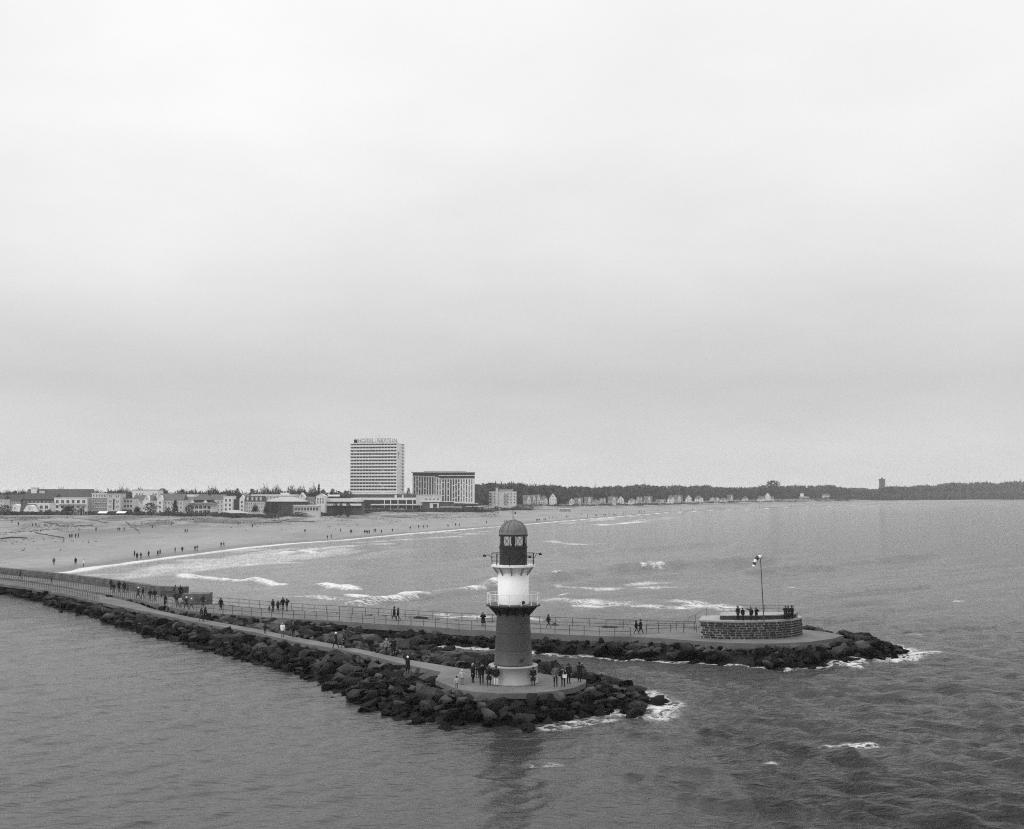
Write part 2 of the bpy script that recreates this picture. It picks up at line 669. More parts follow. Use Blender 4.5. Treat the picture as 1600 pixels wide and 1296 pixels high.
# ---- breakwater outlines
Z_LOW, Z_PROM = 1.6, 1.85
FRONT_TOP = poly([(-260, 884), (-120, 894.5), (0, 905.5), (60, 912), (110, 920), (160, 930.5), (215, 943), (232, 950), (260, 957), (300, 965), (400, 983), (475, 998.5),
                  (550, 1012), (600, 1023), (650, 1033), (730, 1046), (760, 1048.5), (800, 1049), (846, 1053), (885, 1058.5), (916, 1062.5), (915, 1067),
                  (900, 1074), (868, 1080), (830, 1083.5), (780, 1084), (745, 1081.5), (714, 1077), (680, 1062.5), (689, 1050), (625, 1036.5),
                  (565, 1021.5), (530, 1014.5), (460, 1003), (400, 988.5), (300, 971.5), (235, 957), (190, 948.5), (150, 939.5), (100, 928), (50, 919), (0, 912.5), (-120, 900.5), (-260, 890)], Z_LOW)
PROM_NEAR_PX = [(-260, 882), (-120, 892), (0, 902.8), (55, 909.5), (109, 918), (153, 926), (208, 935.6), (256, 946.6), (284, 953.5), (326, 957.5), (415, 964.5),
                (465, 967.5), (537, 971.5), (607, 976), (665, 979), (727, 984), (770, 986), (837, 989.5), (884, 992), (931, 994), (985, 995)]
PROM_FAR_PX = [(-260, 878), (-120, 887.5), (0, 897), (87, 906.5), (175, 918.5), (219, 925.5), (250, 931), (290, 935), (325, 943.5), (361, 946.5), (415, 951), (490, 957), (556, 961),
               (627, 965.5), (684, 969), (721, 971), (842, 977), (954, 981.5), (1020, 984)]
HEAD_PX = [(1040, 998), (1092, 1002), (1145, 1005), (1203, 1006), (1263, 1003.5), (1302, 998), (1318, 993), (1290, 987.5), (1255, 984), (1200, 982), (1100, 982)]
REAR_TOP = poly(PROM_NEAR_PX + HEAD_PX + list(reversed(PROM_FAR_PX)), Z_PROM)
far_w = poly(PROM_FAR_PX, Z_PROM)
n_far = []
for i in range(len(far_w)):
    t = far_w[min(i + 1, len(far_w) - 1)] - far_w[max(i - 1, 0)]
    t = t / np.linalg.norm(t)
    n_far.append(far_w[i] + np.array([-t[1], t[0]]) * (2.2 if i < 8 else 4.5))
n_far = np.array(n_far)
WATER_PX = [(-260, 902), (-120, 916), (0, 929.5), (60, 940), (92, 952), (130, 960), (200, 985), (270, 1003), (330, 1020), (400, 1037), (500, 1067), (522, 1085),
            (560, 1100), (612, 1124), (680, 1133), (740, 1137), (800, 1136), (870, 1129), (920, 1117), (960, 1114), (1004, 1116), (1026, 1100), (1005, 1083),
            (960, 1068), (905, 1048), (860, 1038), (800, 1034), (750, 1031), (700, 1020), (640, 1008), (590, 1001), (566, 996), (600, 1001), (660, 1008.5), (727, 1012), (771, 1015.5), (838, 1020.5),
            (910, 1025), (966, 1030.5), (1040, 1034), (1087, 1036.5), (1166, 1041.5), (1218, 1047), (1266, 1043), (1302, 1039), (1342, 1033), (1385, 1031), (1424, 1023), (1385, 1010), (1330, 1001)]
WATER = np.vstack([poly(WATER_PX, 0.0), [tuple(G(1270, 992, 0))[:2], tuple(G(1180, 987, 0))[:2]], n_far[::-1]])


def mound(P):
    """height of the rubble surface, nan outside the breakwater"""
    ins = inside(P, WATER)
    dw = dist_line(P, WATER, True)
    df = dist_line(P, FRONT_TOP, True)
    dr = dist_line(P, REAR_TOP, True)
    inf, inr = inside(P, FRONT_TOP), inside(P, REAR_TOP)
    dp = np.minimum(df, dr)
    top = np.where(df < dr, Z_LOW, Z_PROM) - 0.12
    z = -0.35 + (top + 0.35) * np.clip(dw / (dw + dp + 1e-6), 0, 1) ** 0.62
    z = np.where(inf | inr, top, z)
    return np.where(ins | inf | inr, z, np.nan), inf | inr, df < dr, dw, dp


# rubble core under the boulders
gx, gy = np.meshgrid(np.arange(-175, 75, 1.0), np.arange(88, 270, 1.0), indexing='xy')
PG = np.stack([gx.ravel(), gy.ravel()], 1)
mz, _, isf, dwg, _ = mound(PG)
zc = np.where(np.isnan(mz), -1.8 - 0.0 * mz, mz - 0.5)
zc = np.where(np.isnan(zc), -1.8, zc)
nc = gx.shape[1]
F = grid_faces(*gx.shape)
keep = (~np.isnan(mz))[F].any(1)
F = F[keep]
front_face = isf[F].sum(1) >= 2


def sub_mesh(name, V, F, m):
    u, inv = np.unique(F.ravel(), return_inverse=True)
    return mesh_np(name, V[u], inv.reshape(F.shape), m, smooth=False)


VC = np.column_stack([PG, zc])
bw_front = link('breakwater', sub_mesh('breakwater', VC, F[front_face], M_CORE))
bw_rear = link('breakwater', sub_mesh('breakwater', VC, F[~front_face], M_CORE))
tag(bw_front, 'dark boulder breakwater carrying the lighthouse in the foreground', kind='structure')
tag(bw_rear, 'dark boulder breakwater behind, ending at the round stone platform', kind='structure')


def slab(name, pts, z0, z1, m):
    return MB().prism([tuple(p) for p in pts], z0, z1).build(name, m)


path = slab('path', FRONT_TOP, Z_LOW - 0.45, Z_LOW, M_CONC)
prom = slab('promenade', REAR_TOP, Z_PROM - 0.75, Z_PROM, M_CONC)
tag(path, 'grey concrete path along the front breakwater to the lighthouse', kind='structure')
tag(prom, 'grey concrete promenade along the rear breakwater', kind='structure')


# ---- boulders
def boulder_mesh(seed, npts):
    rng = np.random.default_rng(seed)
    d = rng.normal(size=(npts, 3))
    d /= np.linalg.norm(d, axis=1)[:, None]
    # blocky: push towards a rounded cuboid, then jitter
    pw = rng.uniform(2.6, 5.0)
    d = d / (np.abs(d) ** pw).sum(1)[:, None] ** (1 / pw)
    d *= rng.uniform(0.80, 1.08, (npts, 1))
    d *= np.array([1.0, rng.uniform(0.58, 0.9), rng.uniform(0.42, 0.75)])
    bm = bmesh.new()
    for p in d:
        bm.verts.new(p)
    r = bmesh.ops.convex_hull(bm, input=bm.verts)
    loose = [v for v in bm.verts if not v.link_faces]
    bmesh.ops.delete(bm, geom=loose, context='VERTS')
    bmesh.ops.recalc_face_normals(bm, faces=bm.faces)
    bmesh.ops.triangulate(bm, faces=bm.faces)
    me = bpy.data.meshes.new('boulder')
    bm.to_mesh(me)
    bm.free()
    a = me.attributes.new('tone', 'FLOAT', 'POINT')
    a.data.foreach_set('value', [0.0] * len(me.vertices))
    me.materials.append(M_ROCK)
    return me


ROCKS = [boulder_mesh(100 + i, 13 + (i % 5) * 2) for i in range(24)]
ROCK_NP = []
for me in ROCKS:
    v = np.empty(len(me.vertices) * 3, np.float32)
    me.vertices.foreach_get('co', v)
    f = np.array([tuple(p.vertices) for p in me.polygons], np.int32)
    ROCK_NP.append((v.reshape(-1, 3), f))

# dart throwing on the slopes
cell = 0.62
cand = RNG.uniform([-150, 86], [60, 262], (90000, 2))
cz, cin, cfront, cdw, cdp = mound(cand)
ok = ~np.isnan(cz) & ~cin & (cdp > 0.22)
cand, cz, cfront, cdw, cdp = cand[ok], cz[ok], cfront[ok], cdw[ok], cdp[ok]
taken = {}
rocks = []
for i in range(len(cand)):
    x, y = cand[i]
    s = 0.52 + 0.85 * random.random() ** 2.4
    if cdp[i] < 1.3:
        s *= 0.72
    rad = 0.98 * s
    k = (int(x // 2), int(y // 2))
    bad = False
    for a in (-1, 0, 1):
        for b in (-1, 0, 1):
            for (qx, qy, qr) in taken.get((k[0] + a, k[1] + b), ()):
                if (qx - x) ** 2 + (qy - y) ** 2 < (0.47 * (qr + rad)) ** 2:
                    bad = True
                    break
            if bad:
                break
        if bad:
            break
    if bad:
        continue
    if not cfront[i] and cdp[i] < 2.2:
        s *= 0.85
    taken.setdefault(k, []).append((x, y, rad))
    rocks.append((x, y, float(cz[i]) - (0.38 if cdp[i] < 0.7 else (0.22 if cdp[i] < 1.3 else 0.0)), s, bool(cfront[i]), float(cdw[i]), float(cdp[i])))
# a few half-drowned ones outside the waterline and at the tips
for (px, py, z, s, fr) in [(700, 1140, -.2, 1.0, True), (640, 1130, -.3, .9, True), (820, 1139, -.25, 1.1, True), (1030, 1098, -.2, .8, True), (1045, 1096, -.45, .8, True),
                           (524, 1091, -.3, .9, True), (95, 957, -.3, .8, True), (1432, 1021, -.3, .8, False), (1352, 1036, -.3, .9, False), (985, 1121, -.1, 1.1, True), (575, 1110, -.2, .8, True)]:
    p = G(px, py, 0)
    rocks.append((p.x, p.y, z, s, fr, 0.0, 5.0))


def rock_matrix(x, y, z, s):
    tl = 0.5 if s < 0.8 else 0.28
    e = Euler((random.uniform(-tl, tl), random.uniform(-tl, tl), random.uniform(0, 6.28)))
    mxs = 1.3 if s < 0.9 else 1.08
    sc = Matrix.Diagonal((s * random.uniform(0.85, mxs), s * random.uniform(0.85, min(mxs, 1.2)), s * random.uniform(0.8, min(mxs, 1.15)), 1))
    return Matrix.Translation((x, y, z + random.uniform(-0.12, 0.26) * s)) @ e.to_matrix().to_4x4() @ sc


cam_line = dist_line(np.array([[r[0], r[1]] for r in rocks]), np.vstack([poly(WATER_PX[:20], 0), ]))
rear_line = dist_line(np.array([[r[0], r[1]] for r in rocks]), poly(WATER_PX[32:48], 0))
for front, bwo in ((True, bw_front), (False, bw_rear)):
    idx = [i for i, r in enumerate(rocks) if r[4] == front]

    def score(i):
        r = rocks[i]
        near = cam_line[i] if front else rear_line[i]
        vis = 1.0 if near < r[6] + 2.0 or near < 4.5 else 0.45
        return vis * r[3] / math.hypot(r[0], r[1])
    idx.sort(key=score, reverse=True)
    VS, FS, TS, off = [], [], [], 0
    for n, i in enumerate(idx):
        r = rocks[i]
        k = random.randrange(len(ROCKS))
        mtx = rock_matrix(r[0], r[1], r[2], r[3])
        if n < 300:
            o = link('boulder', ROCKS[k], bwo)
            o.matrix_world = mtx
            o.matrix_local = mtx
        else:
            v, f = ROCK_NP[k]
            m3 = np.array(mtx)
            VS.append(v @ m3[:3, :3].T + m3[:3, 3])
            FS.append(f + off)
            TS.append(np.full(len(v), random.random()))
            off += len(v)
    if VS:
        o = link('boulders', mesh_np('boulders', np.vstack(VS), np.vstack(FS), M_ROCK, {'tone': np.concatenate(TS)}, smooth=False), bwo)
        o['kind'] = 'stuff'


# ---- sea
def sea_material():
    m = bpy.data.materials.new('sea_water')
    m.use_nodes = True
    nt = m.node_tree
    b = nt.nodes['Principled BSDF']
    out = nt.nodes['Material Output']
    pos = nt.nodes.new('ShaderNodeNewGeometry').outputs['Position']

    def attr(n):
        a = nt.nodes.new('ShaderNodeAttribute')
        a.attribute_name = n
        return a.outputs['Fac']
    turb = attr('turbid')
    foam = attr('foam')
    base = nrange(nt, turb, 0, 1, 0.004, 0.27)
    b.inputs['Specular Tint'].default_value = (0.74, 0.74, 0.74, 1)
    nt.links.new(nodes_grey(nt, base), b.inputs['Base Color'])
    b.inputs['IOR'].default_value = 1.333
    b.inputs['Roughness'].default_value = 0.12
    b.inputs['Specular IOR Level'].default_value = 0.5
    # ripples: wind chop in three sizes
    def ridge(v):
        return nmath(nt, 'SUBTRACT', 1.0, nmath(nt, 'ABSOLUTE', nmath(nt, 'MULTIPLY', nmath(nt, 'SUBTRACT', v, 0.5), 3.2)))
    n1 = ridge(nnoise(nt, pos, 0.34, 2, 0.5, (0.30, (0.42, 1.0, 1))))
    n2 = ridge(nnoise(nt, pos, 1.0, 3, 0.55, (-0.22, (0.38, 1.0, 1))))
    n3 = nnoise(nt, pos, 3.4, 4, 0.6, (0.1, (0.45, 1.0, 1)))
    h = nmath(nt, 'ADD', nmath(nt, 'MULTIPLY', n1, 0.30), nmath(nt, 'ADD', nmath(nt, 'MULTIPLY', n2, 0.22), nmath(nt, 'MULTIPLY', n3, 0.24)))
    h = nmath(nt, 'MULTIPLY', h, attr('chop'))
    n0 = ridge(nnoise(nt, pos, 0.11, 3, 0.5, (R(54), (3.6, 1.0, 1.0), 'T')))
    h = nmath(nt, 'ADD', h, nmath(nt, 'MULTIPLY', nmath(nt, 'MULTIPLY', n0, 0.85), attr('swell')))
    bp = nt.nodes.new('ShaderNodeBump')
    bp.inputs['Strength'].default_value = 1.0
    bp.inputs['Distance'].default_value = 0.8
    nt.links.new(h, bp.inputs['Height'])
    nt.links.new(bp.outputs[0], b.inputs['Normal'])
    fb = nt.nodes.new('ShaderNodeBsdfDiffuse')
    nt.links.new(nodes_grey(nt, nrange(nt, nnoise(nt, pos, 2.0, 4), 0.3, 0.7, 0.42, 0.80)), fb.inputs['Color'])
    fn = nnoise(nt, pos, 0.8, 7, 0.72, (-0.6, (0.6, 1.0, 1)))
    ridged = nmath(nt, 'SUBTRACT', 1.0, nmath(nt, 'ABSOLUTE', nmath(nt, 'MULTIPLY', nmath(nt, 'SUBTRACT', nnoise(nt, pos, 0.9, 5, 0.6), 0.5), 4.0)))
    brk = nmath(nt, 'ADD', nmath(nt, 'MULTIPLY', nmath(nt, 'SUBTRACT', fn, 0.5), 2.6), nmath(nt, 'MULTIPLY', nmath(nt, 'SUBTRACT', ridged, 0.5), 0.35))
    t = nmath(nt, 'ADD', foam, nmath(nt, 'MULTIPLY', brk, nmath(nt, 'MULTIPLY', foam, 1.5, clamp=True)))
    mask = nmath(nt, 'MULTIPLY', nrange(nt, t, 0.55, 1.0, 0, 1, True), 0.92)
    lace = nmath(nt, 'SUBTRACT', 1.0, nmath(nt, 'ABSOLUTE', nmath(nt, 'MULTIPLY', nmath(nt, 'SUBTRACT', nnoise(nt, pos, 0.75, 5, 0.65), 0.5), 9.0)))
    lace = nmath(nt, 'MULTIPLY', nrange(nt, lace, 0.35, 0.9, 0, 0.75, True), nrange(nt, foam, 0.10, 0.45, 0, 1, True))
    mask = nmath(nt, 'MAXIMUM', mask, lace)
    mx = nt.nodes.new('ShaderNodeMixShader')
    nt.links.new(mask, mx.inputs[0])
    nt.links.new(b.outputs[0], mx.inputs[1])
    nt.links.new(fb.outputs[0], mx.inputs[2])
    nt.links.new(mx.outputs[0], out.inputs['Surface'])
    return m


rr, aa = fan(1480, 774.0, 1.2, R(29), 960, R(75), 45)
P = np.stack([(rr * np.sin(aa)).ravel(), (rr * np.cos(aa)).ravel()], 1)
X, Y = P[:, 0], P[:, 1]
rad = rr.ravel()
sp_ = np.maximum(rad ** 2 / (CAM_H * FPX) * 1.2, rad * 0.00105)
D = shore_d(P)
DW = dist_line(P, WATER, True)
# harbour side of the front breakwater
a0, b0 = np.array([-98.0, 222.0]), np.array([10.0, 96.0])
side = (b0[0] - a0[0]) * (Y - a0[1]) - (b0[1] - a0[1]) * (X - a0[0])   # <0: harbour side
lee = sstep(20.0, -1.0, X) * (side < 0) * 1.0
harbour = np.clip(lee, 0, 1)
amp = 1.0 - 0.80 * harbour
amp *= np.where((Y > 100) & (X < 26) & (D < -1) & (side > 0) & (DW < 9) & (Y < 136), 0.45, 1.0)
amp *= 1 - 0.55 * sstep(-90, -5, D)
H = np.zeros(len(P))
wA = sstep(175, 120, Y) * (1 - harbour)
wr = np.random.default_rng(3)
for i in range(64):
    lam = 1.3 * (15.0 / 1.3) ** (i / 63.0)
    setA = i % 2 == 0
    ang = (R(58) if setA else R(138)) + wr.normal() * R(22)
    k = 2 * math.pi / lam
    kx, ky = math.cos(ang) * k, math.sin(ang) * k
    a = 0.0088 * lam ** 0.92 * (0.42 if lam > 5 else 1.1)
    ph = kx * X + ky * Y + wr.uniform(0, 6.28)
    w = sstep(2.2, 4.5, lam / sp_) * (1.35 * wA if setA else 1.35 - 0.85 * wA)
    grp = 0.55 + 0.9 * vnoise(X / (lam * 3.1) + i * 3.7, Y / (lam * 3.1) - i * 1.9, i)
    s_ = np.sin(ph)
    hh = amp if lam > 3.5 else (0.2 + 0.8 * amp)
    H += a * w * hh * grp * (s_ + 0.25 * np.cos(2 * ph))
foam = np.zeros(len(P))


def streak(pts, width, strength, ridge=0.0, rw=2.0, seed=1, breakup=0.6, jit=3.0):
    global foam, H
    L = poly(pts, 0.0)
    lo, hi = L.min(0) - 30, L.max(0) + 30
    s = np.nonzero((X > lo[0]) & (X < hi[0]) & (Y > lo[1]) & (Y < hi[1]))[0]
    if not len(s):
        return
    q = P[s] + np.stack([(fbm(X[s] / 7, Y[s] / 7, seed) - .5) * jit, (fbm(X[s] / 7, Y[s] / 7, seed + 50) - .5) * jit], 1)
    d = dist_line(q, L)
    if strength:
        br = 1 - breakup * (1 - sstep(0.35, 0.6, fbm(X[s] / (4 + width), Y[s] / (4 + width), seed + 9)))
        foam[s] = np.maximum(foam[s], strength * np.exp(-(d / width) ** 2) * br)
    if ridge:
        H[s] += ridge * np.exp(-(d / rw) ** 2) * (0.45 + 0.9 * fbm(X[s] / 12, Y[s] / 12, seed + 3))


# the breaker behind the rear arm and the swell it belongs to
streak([(556, 948), (600, 942), (640, 934), (690, 929), (740, 922), (778, 917)], 2.1, 1.0, 1.0, 2.4, 2, 0.75)
streak([(778, 917), (830, 908), (870, 903), (905, 897), (950, 892), (1010, 887), (1035, 885), (1100, 881), (1190, 876)], 1.0, 0.0, 1.3, 3.4, 3, jit=5.0)
streak([(840, 918), (900, 912), (960, 906), (1050, 898)], 1.0, 0.0, 0.7, 3.2, 4, jit=5.0)
streak([(1200, 893), (1330, 880), (1450, 868)], 1.0, 0.0, 1.0, 4.5, 34, jit=6.0)
streak([(900, 866), (1000, 858), (1120, 848)], 1.0, 0.0, 1.0, 5.0, 35, jit=6.0)
streak([(560, 893), (620, 888), (700, 880)], 1.0, 0.0, 0.8, 4.0, 36, jit=6.0)
for x, y, w_ in ((872, 903, 7), (1014, 888.5, 8), (1030, 887.5, 8), (880, 931, 7)):
    streak([(x - w_, y + 1.0), (x, y), (x + w_, y - .6)], 0.8, 0.95, 0.5, 1.6, int(x), 0.4)
streak([(284, 900), (300, 904), (330, 906), (360, 907.5), (400, 909)], 1.5, 1.5, 0.5, 2.0, 5, 0.3)
streak([(400, 909), (437, 915)], 1.6, 1.5, 0.5, 2.0, 6, 0.3)
streak([(286, 901), (325, 902)], 1.3, 1.4, 0, 2, 7, 0.3)
streak([(510, 914.5), (530, 917.5), (550, 922)], 1.8, 1.6, 0.6, 2.0, 8, 0.15)
streak([(552, 930), (566, 931)], 1.5, 1.4, 0.3, 2.0, 9, 0.2)
streak([(430, 931), (520, 934), (600, 935)], 2.0, 0.75, 0, 2, 10, 0.7)
streak([(452, 863), (470, 862), (490, 864)], 1.8, 1.5, 0.5, 2.0, 12, 0.2)
streak([(300, 885), (360, 884), (400, 881), (440, 879)], 5, 0.72, 0, 2, 13, 0.8)
streak([(215, 888), (280, 887), (330, 884)], 6, 0.68, 0, 2, 14, 0.8)
streak([(380, 868), (430, 866), (460, 862), (520, 855), (600, 850)], 4, 0.72, 0, 2, 15, 0.7)
streak([(560, 848), (640, 843), (720, 838)], 4, 0.7, 0, 2, 16, 0.7)
streak([(938, 821), (975, 818), (1010, 815)], 3.5, 1.3, 0, 2, 17, 0.5)
streak([(860, 846), (900, 851), (950, 850)], 3.0, 0.75, 0, 2, 18, 0.7)
streak([(870, 936), (930, 941), (1000, 944), (1060, 941), (1130, 949)], 4.0, 0.72, 0, 2, 19, 0.75)
streak([(920, 946), (1000, 949), (1080, 948)], 2.2, 0.9, 0, 2, 20, 0.7)
streak([(1000, 920), (1060, 917)], 2.2, 0.8, 0, 2, 22, 0.7)
streak([(990, 914), (1040, 911)], 2.0, 0.7, 0, 2, 23, 0.7)
streak([(880, 918), (930, 921), (960, 919)], 2.0, 0.8, 0, 2, 28, 0.7)
streak([(690, 960), (760, 966), (830, 968)], 1.8, 0.9, 0, 2, 24, 0.6)
for a, b in (((1200, 1163), (1330, 1183)), ((1330, 1183), (1430, 1207)), ((1430, 1129), (1590, 1140)), ((1040, 1195), (1110, 1205)), ((1060, 1240), (1230, 1262)), ((1000, 1212), (1110, 1222)),
             ((1340, 1215), (1480, 1222)), ((1500, 1175), (1600, 1190)), ((960, 1140), (1020, 1150)), ((1100, 1142), (1180, 1147)), ((1390, 1268), (1520, 1285)), ((1180, 1252), (1380, 1270)),
             ((1100, 1096), (1190, 1104)), ((1250, 1080), (1400, 1092)), ((1480, 1060), (1600, 1066)), ((1260, 968), (1380, 962)), ((1420, 985), (1560, 978)), ((1300, 925), (1450, 915)),
             ((650, 1190), (760, 1225)), ((740, 1215), (800, 1232))):
    streak([a, ((a[0] + b[0]) / 2, (a[1] + b[1]) / 2 + 2), b], 1.0, 0.0, 0.26 if a[0] > 900 else 0.08, 0.5, int(a[0] + a[1]), jit=1.4)
streak([(1230, 1170), (1300, 1166), (1340, 1167)], 0.8, 0.52, 0, 2, 25, 0.7)
streak([(1155, 1202), (1210, 1200)], 0.6, 0.5, 0, 2, 26, 0.6)
streak([(838, 1198), (870, 1195)], 0.8, 0.6, 0, 2, 27, 0.5)
streak([(1025, 889), (1036, 889)], 1.2, 1.0, 0, 2, 29, 0.3)
for x, y in ((1240, 919), (1428, 992), (1545, 893), (1140, 1030), (1500, 940)):
    streak([(x - 3, y), (x + 3, y)], 0.7, 1.1, 0, 2, x, 0.2)
# white water where the swell meets the boulders
tipf = np.exp(-(((X - 13) / 9.0) ** 2 + ((Y - 95) / 10.0) ** 2))
tipr = np.exp(-(((X - 46) / 14.0) ** 2 + ((Y - 132) / 10.0) ** 2))
rim = np.exp(-(DW / (0.6 + 2.4 * np.maximum(tipf, tipr))) ** 2)
rimk = np.where(side < 0, 0.30, 0.62) * (1 - 0.5 * harbour)
foam = np.maximum(foam, rim * np.maximum(rimk * (0.6 + 0.8 * fbm(X / 5, Y / 5, 77)), 0.46 * np.maximum(tipf, tipr)))
streak([(868, 1137), (905, 1128), (950, 1123), (1000, 1123), (1045, 1103)], 1.2, 0.8, 0, 2, 31, 0.8)
streak([(1320, 1038), (1380, 1033), (1450, 1021)], 1.8, 0.85, 0, 2, 32, 0.8)
# wash along the beach
wash = np.exp(-((D + 1.8) / 2.6) ** 2) * (0.35 + 1.1 * fbm(X / 10, Y / 18, 41))
foam = np.maximum(foam, wash * 1.35 * sstep(2600, 1200, rad))
surf = sstep(-95, -12, D) * (rad < 900)
foam = np.maximum(foam, surf * 0.5 * sstep(0.38, 0.62, fbm(D / 9, (X + Y) / 60, 43)) * sstep(0.35, 0.6, fbm(X / 30, Y / 30, 44)))
turbid = np.clip(0.03 + 0.55 * sstep(-260, -20, D) + 0.05 * sstep(-900, -200, D), 0, 1) * np.where(side < 0, 0.25, 1.0)
turbid = np.where((side > 0) & (Y < 165), turbid * 0.6, turbid)
turbid = np.where(harbour > 0.2, 0.10, turbid)
chop = (1 - 0.72 * harbour) * (1 + 0.15 * wA)
sea = link('sea', mesh_np('sea', np.column_stack([P, H]), grid_faces(*rr.shape), sea_material(), {'foam': foam, 'turbid': turbid, 'chop': chop, 'swell': sstep(130, 210, Y) * (1 - harbour)}))
tag(sea, 'grey choppy sea with surf along the beach', kind='structure')

# ------------------------------------------------------------------ lighthouse
LH = G(802, 1073, Z_LOW) + Vector((0, 2.1, 0))
lh = thing('lighthouse', LH)
tag(lh, 'round lighthouse with dark base, white middle drum and dark domed lantern', 'lighthouse')
zb = LH.z


def pane_material():
    m = bpy.data.materials.new('lantern_glass')
    m.use_nodes = True
    nt = m.node_tree
    nt.nodes.remove(nt.nodes['Principled BSDF'])
    t = nt.nodes.new('ShaderNodeBsdfTransparent')
    t.inputs[0].default_value = (0.95, 0.95, 0.95, 1)
    g = nt.nodes.new('ShaderNodeBsdfGlossy')
    g.inputs['Roughness'].default_value = 0.05
    f = nt.nodes.new('ShaderNodeFresnel')
    f.inputs[0].default_value = 1.5
    mx = nt.nodes.new('ShaderNodeMixShader')
    nt.links.new(f.outputs[0], mx.inputs[0])
    nt.links.new(t.outputs[0], mx.inputs[1])
    nt.links.new(g.outputs[0], mx.inputs[2])
    nt.links.new(mx.outputs[0], nt.nodes['Material Output'].inputs['Surface'])
    return m


def ring(mb, r0, r1, z0, z1, n=40):
    mb.lathe([(r0, z0), (r1, z0), (r1, z1), (r0, z1), (r0, z0)], n)
    return mb


def round_rail(mb, r, z, tr, n=40, a0=0, a1=2 * math.pi):
    k = max(3, int(n * (a1 - a0) / (2 * math.pi)))
    pts = [(r * math.cos(a0 + (a1 - a0) * i / k), r * math.sin(a0 + (a1 - a0) * i / k), z) for i in range(k + 1)]
    return mb.tube(pts, tr, 5)


MB().lathe([(2.16, 0.0), (2.16, 0.12), (2.10, 0.16), (2.10, 1.42), (2.14, 1.45), (2.14, 1.53), (1.9, 1.56), (0.5, 1.57)], 48).build('plinth', M_PLINTH, lh, True)
sh = MB().lathe([(1.70, 1.56), (1.70, 1.70), (1.64, 1.75), (1.57, 3.2), (1.50, 4.6), (1.44, 5.75), (1.41, 6.0)], 48).build('tower_shaft', M_TOWER, lh, True)
for zz, rr_ in ((2.9, 1.595), (4.35, 1.522)):
    ring(MB(), rr_ - 0.05, rr_ + 0.012, zz, zz + 0.05).build('seam_band', M_TOWER, sh, True)
MB().box(0.62, 0.95, -1.62, -1.5, 2.05, 2.25).build('inspection_hatch', M_TOWER_D, sh)
# lower gallery on its flared bracket
gal = MB().lathe([(1.41, 6.0), (1.46, 6.02), (1.62, 6.22), (2.05, 6.50), (2.36, 6.60), (2.36, 6.74), (1.3, 6.75)], 48).build('lower_gallery', M_TOWER_D, lh, False)
mb = MB()
for k in range(12):
    a = 2 * math.pi * k / 12 + 0.13
    u, t = Vector((math.cos(a), math.sin(a), 0)), Vector((-math.sin(a), math.cos(a), 0))
    p = [u * 1.40 + Vector((0, 0, 5.7)), u * 1.40 + Vector((0, 0, 6.2)), u * 2.2 + Vector((0, 0, 6.57))]
    MB().add([q - t * 0.04 for q in p] + [q + t * 0.04 for q in p], [(0, 1, 2), (5, 4, 3), (0, 3, 4, 1), (1, 4, 5, 2), (2, 5, 3, 0)]).build('bracket', M_TOWER_D, gal)
lr = round_rail(MB(), 2.26, 7.68, 0.022).build('railing', M_WHITE, lh)
round_rail(MB(), 2.26, 7.22, 0.012).build('rail', M_WHITE, lr)
for k in range(14):
    a = 2 * math.pi * k / 14 + 0.08
    MB().tube([(2.26 * math.cos(a), 2.26 * math.sin(a), 6.70), (2.26 * math.cos(a), 2.26 * math.sin(a), 7.68)], 0.028, 6).build('post', M_WHITE, lr)
# white drum and upper gallery
MB().lathe([(1.36, 6.72), (1.36, 6.8), (1.34, 9.45)], 48).build('white_drum', M_WHITE, lh, True)
ug = MB().lathe([(1.34, 9.40), (1.38, 9.52), (1.60, 9.80), (1.84, 9.97), (1.93, 9.98), (1.93, 10.14), (1.2, 10.15)], 48).build('upper_gallery', M_WHITE, lh)
mb = MB()
for k in range(10):
    a = 2 * math.pi * k / 10 + 0.2
    u, t = Vector((math.cos(a), math.sin(a), 0)), Vector((-math.sin(a), math.cos(a), 0))
    p = [u * 1.33 + Vector((0, 0, 9.2)), u * 1.33 + Vector((0, 0, 9.8)), u * 1.85 + Vector((0, 0, 9.97))]
    MB().add([q - t * 0.05 for q in p] + [q + t * 0.05 for q in p], [(0, 1, 2), (5, 4, 3), (0, 3, 4, 1), (1, 4, 5, 2), (2, 5, 3, 0)]).build('bracket', M_PLINTH, ug)
ur = round_rail(MB(), 1.86, 11.12, 0.022).build('railing', M_IRON, lh)
round_rail(MB(), 1.86, 10.78, 0.012).build('rail', M_IRON, ur)
round_rail(MB(), 1.86, 10.45, 0.012).build('rail', M_IRON, ur)
for k in range(9):
    a = 2 * math.pi * k / 9 + 0.35
    MB().tube([(1.86 * math.cos(a), 1.86 * math.sin(a), 10.12), (1.86 * math.cos(a), 1.86 * math.sin(a), 11.12)], 0.035, 6).build('post', M_IRON, ur)
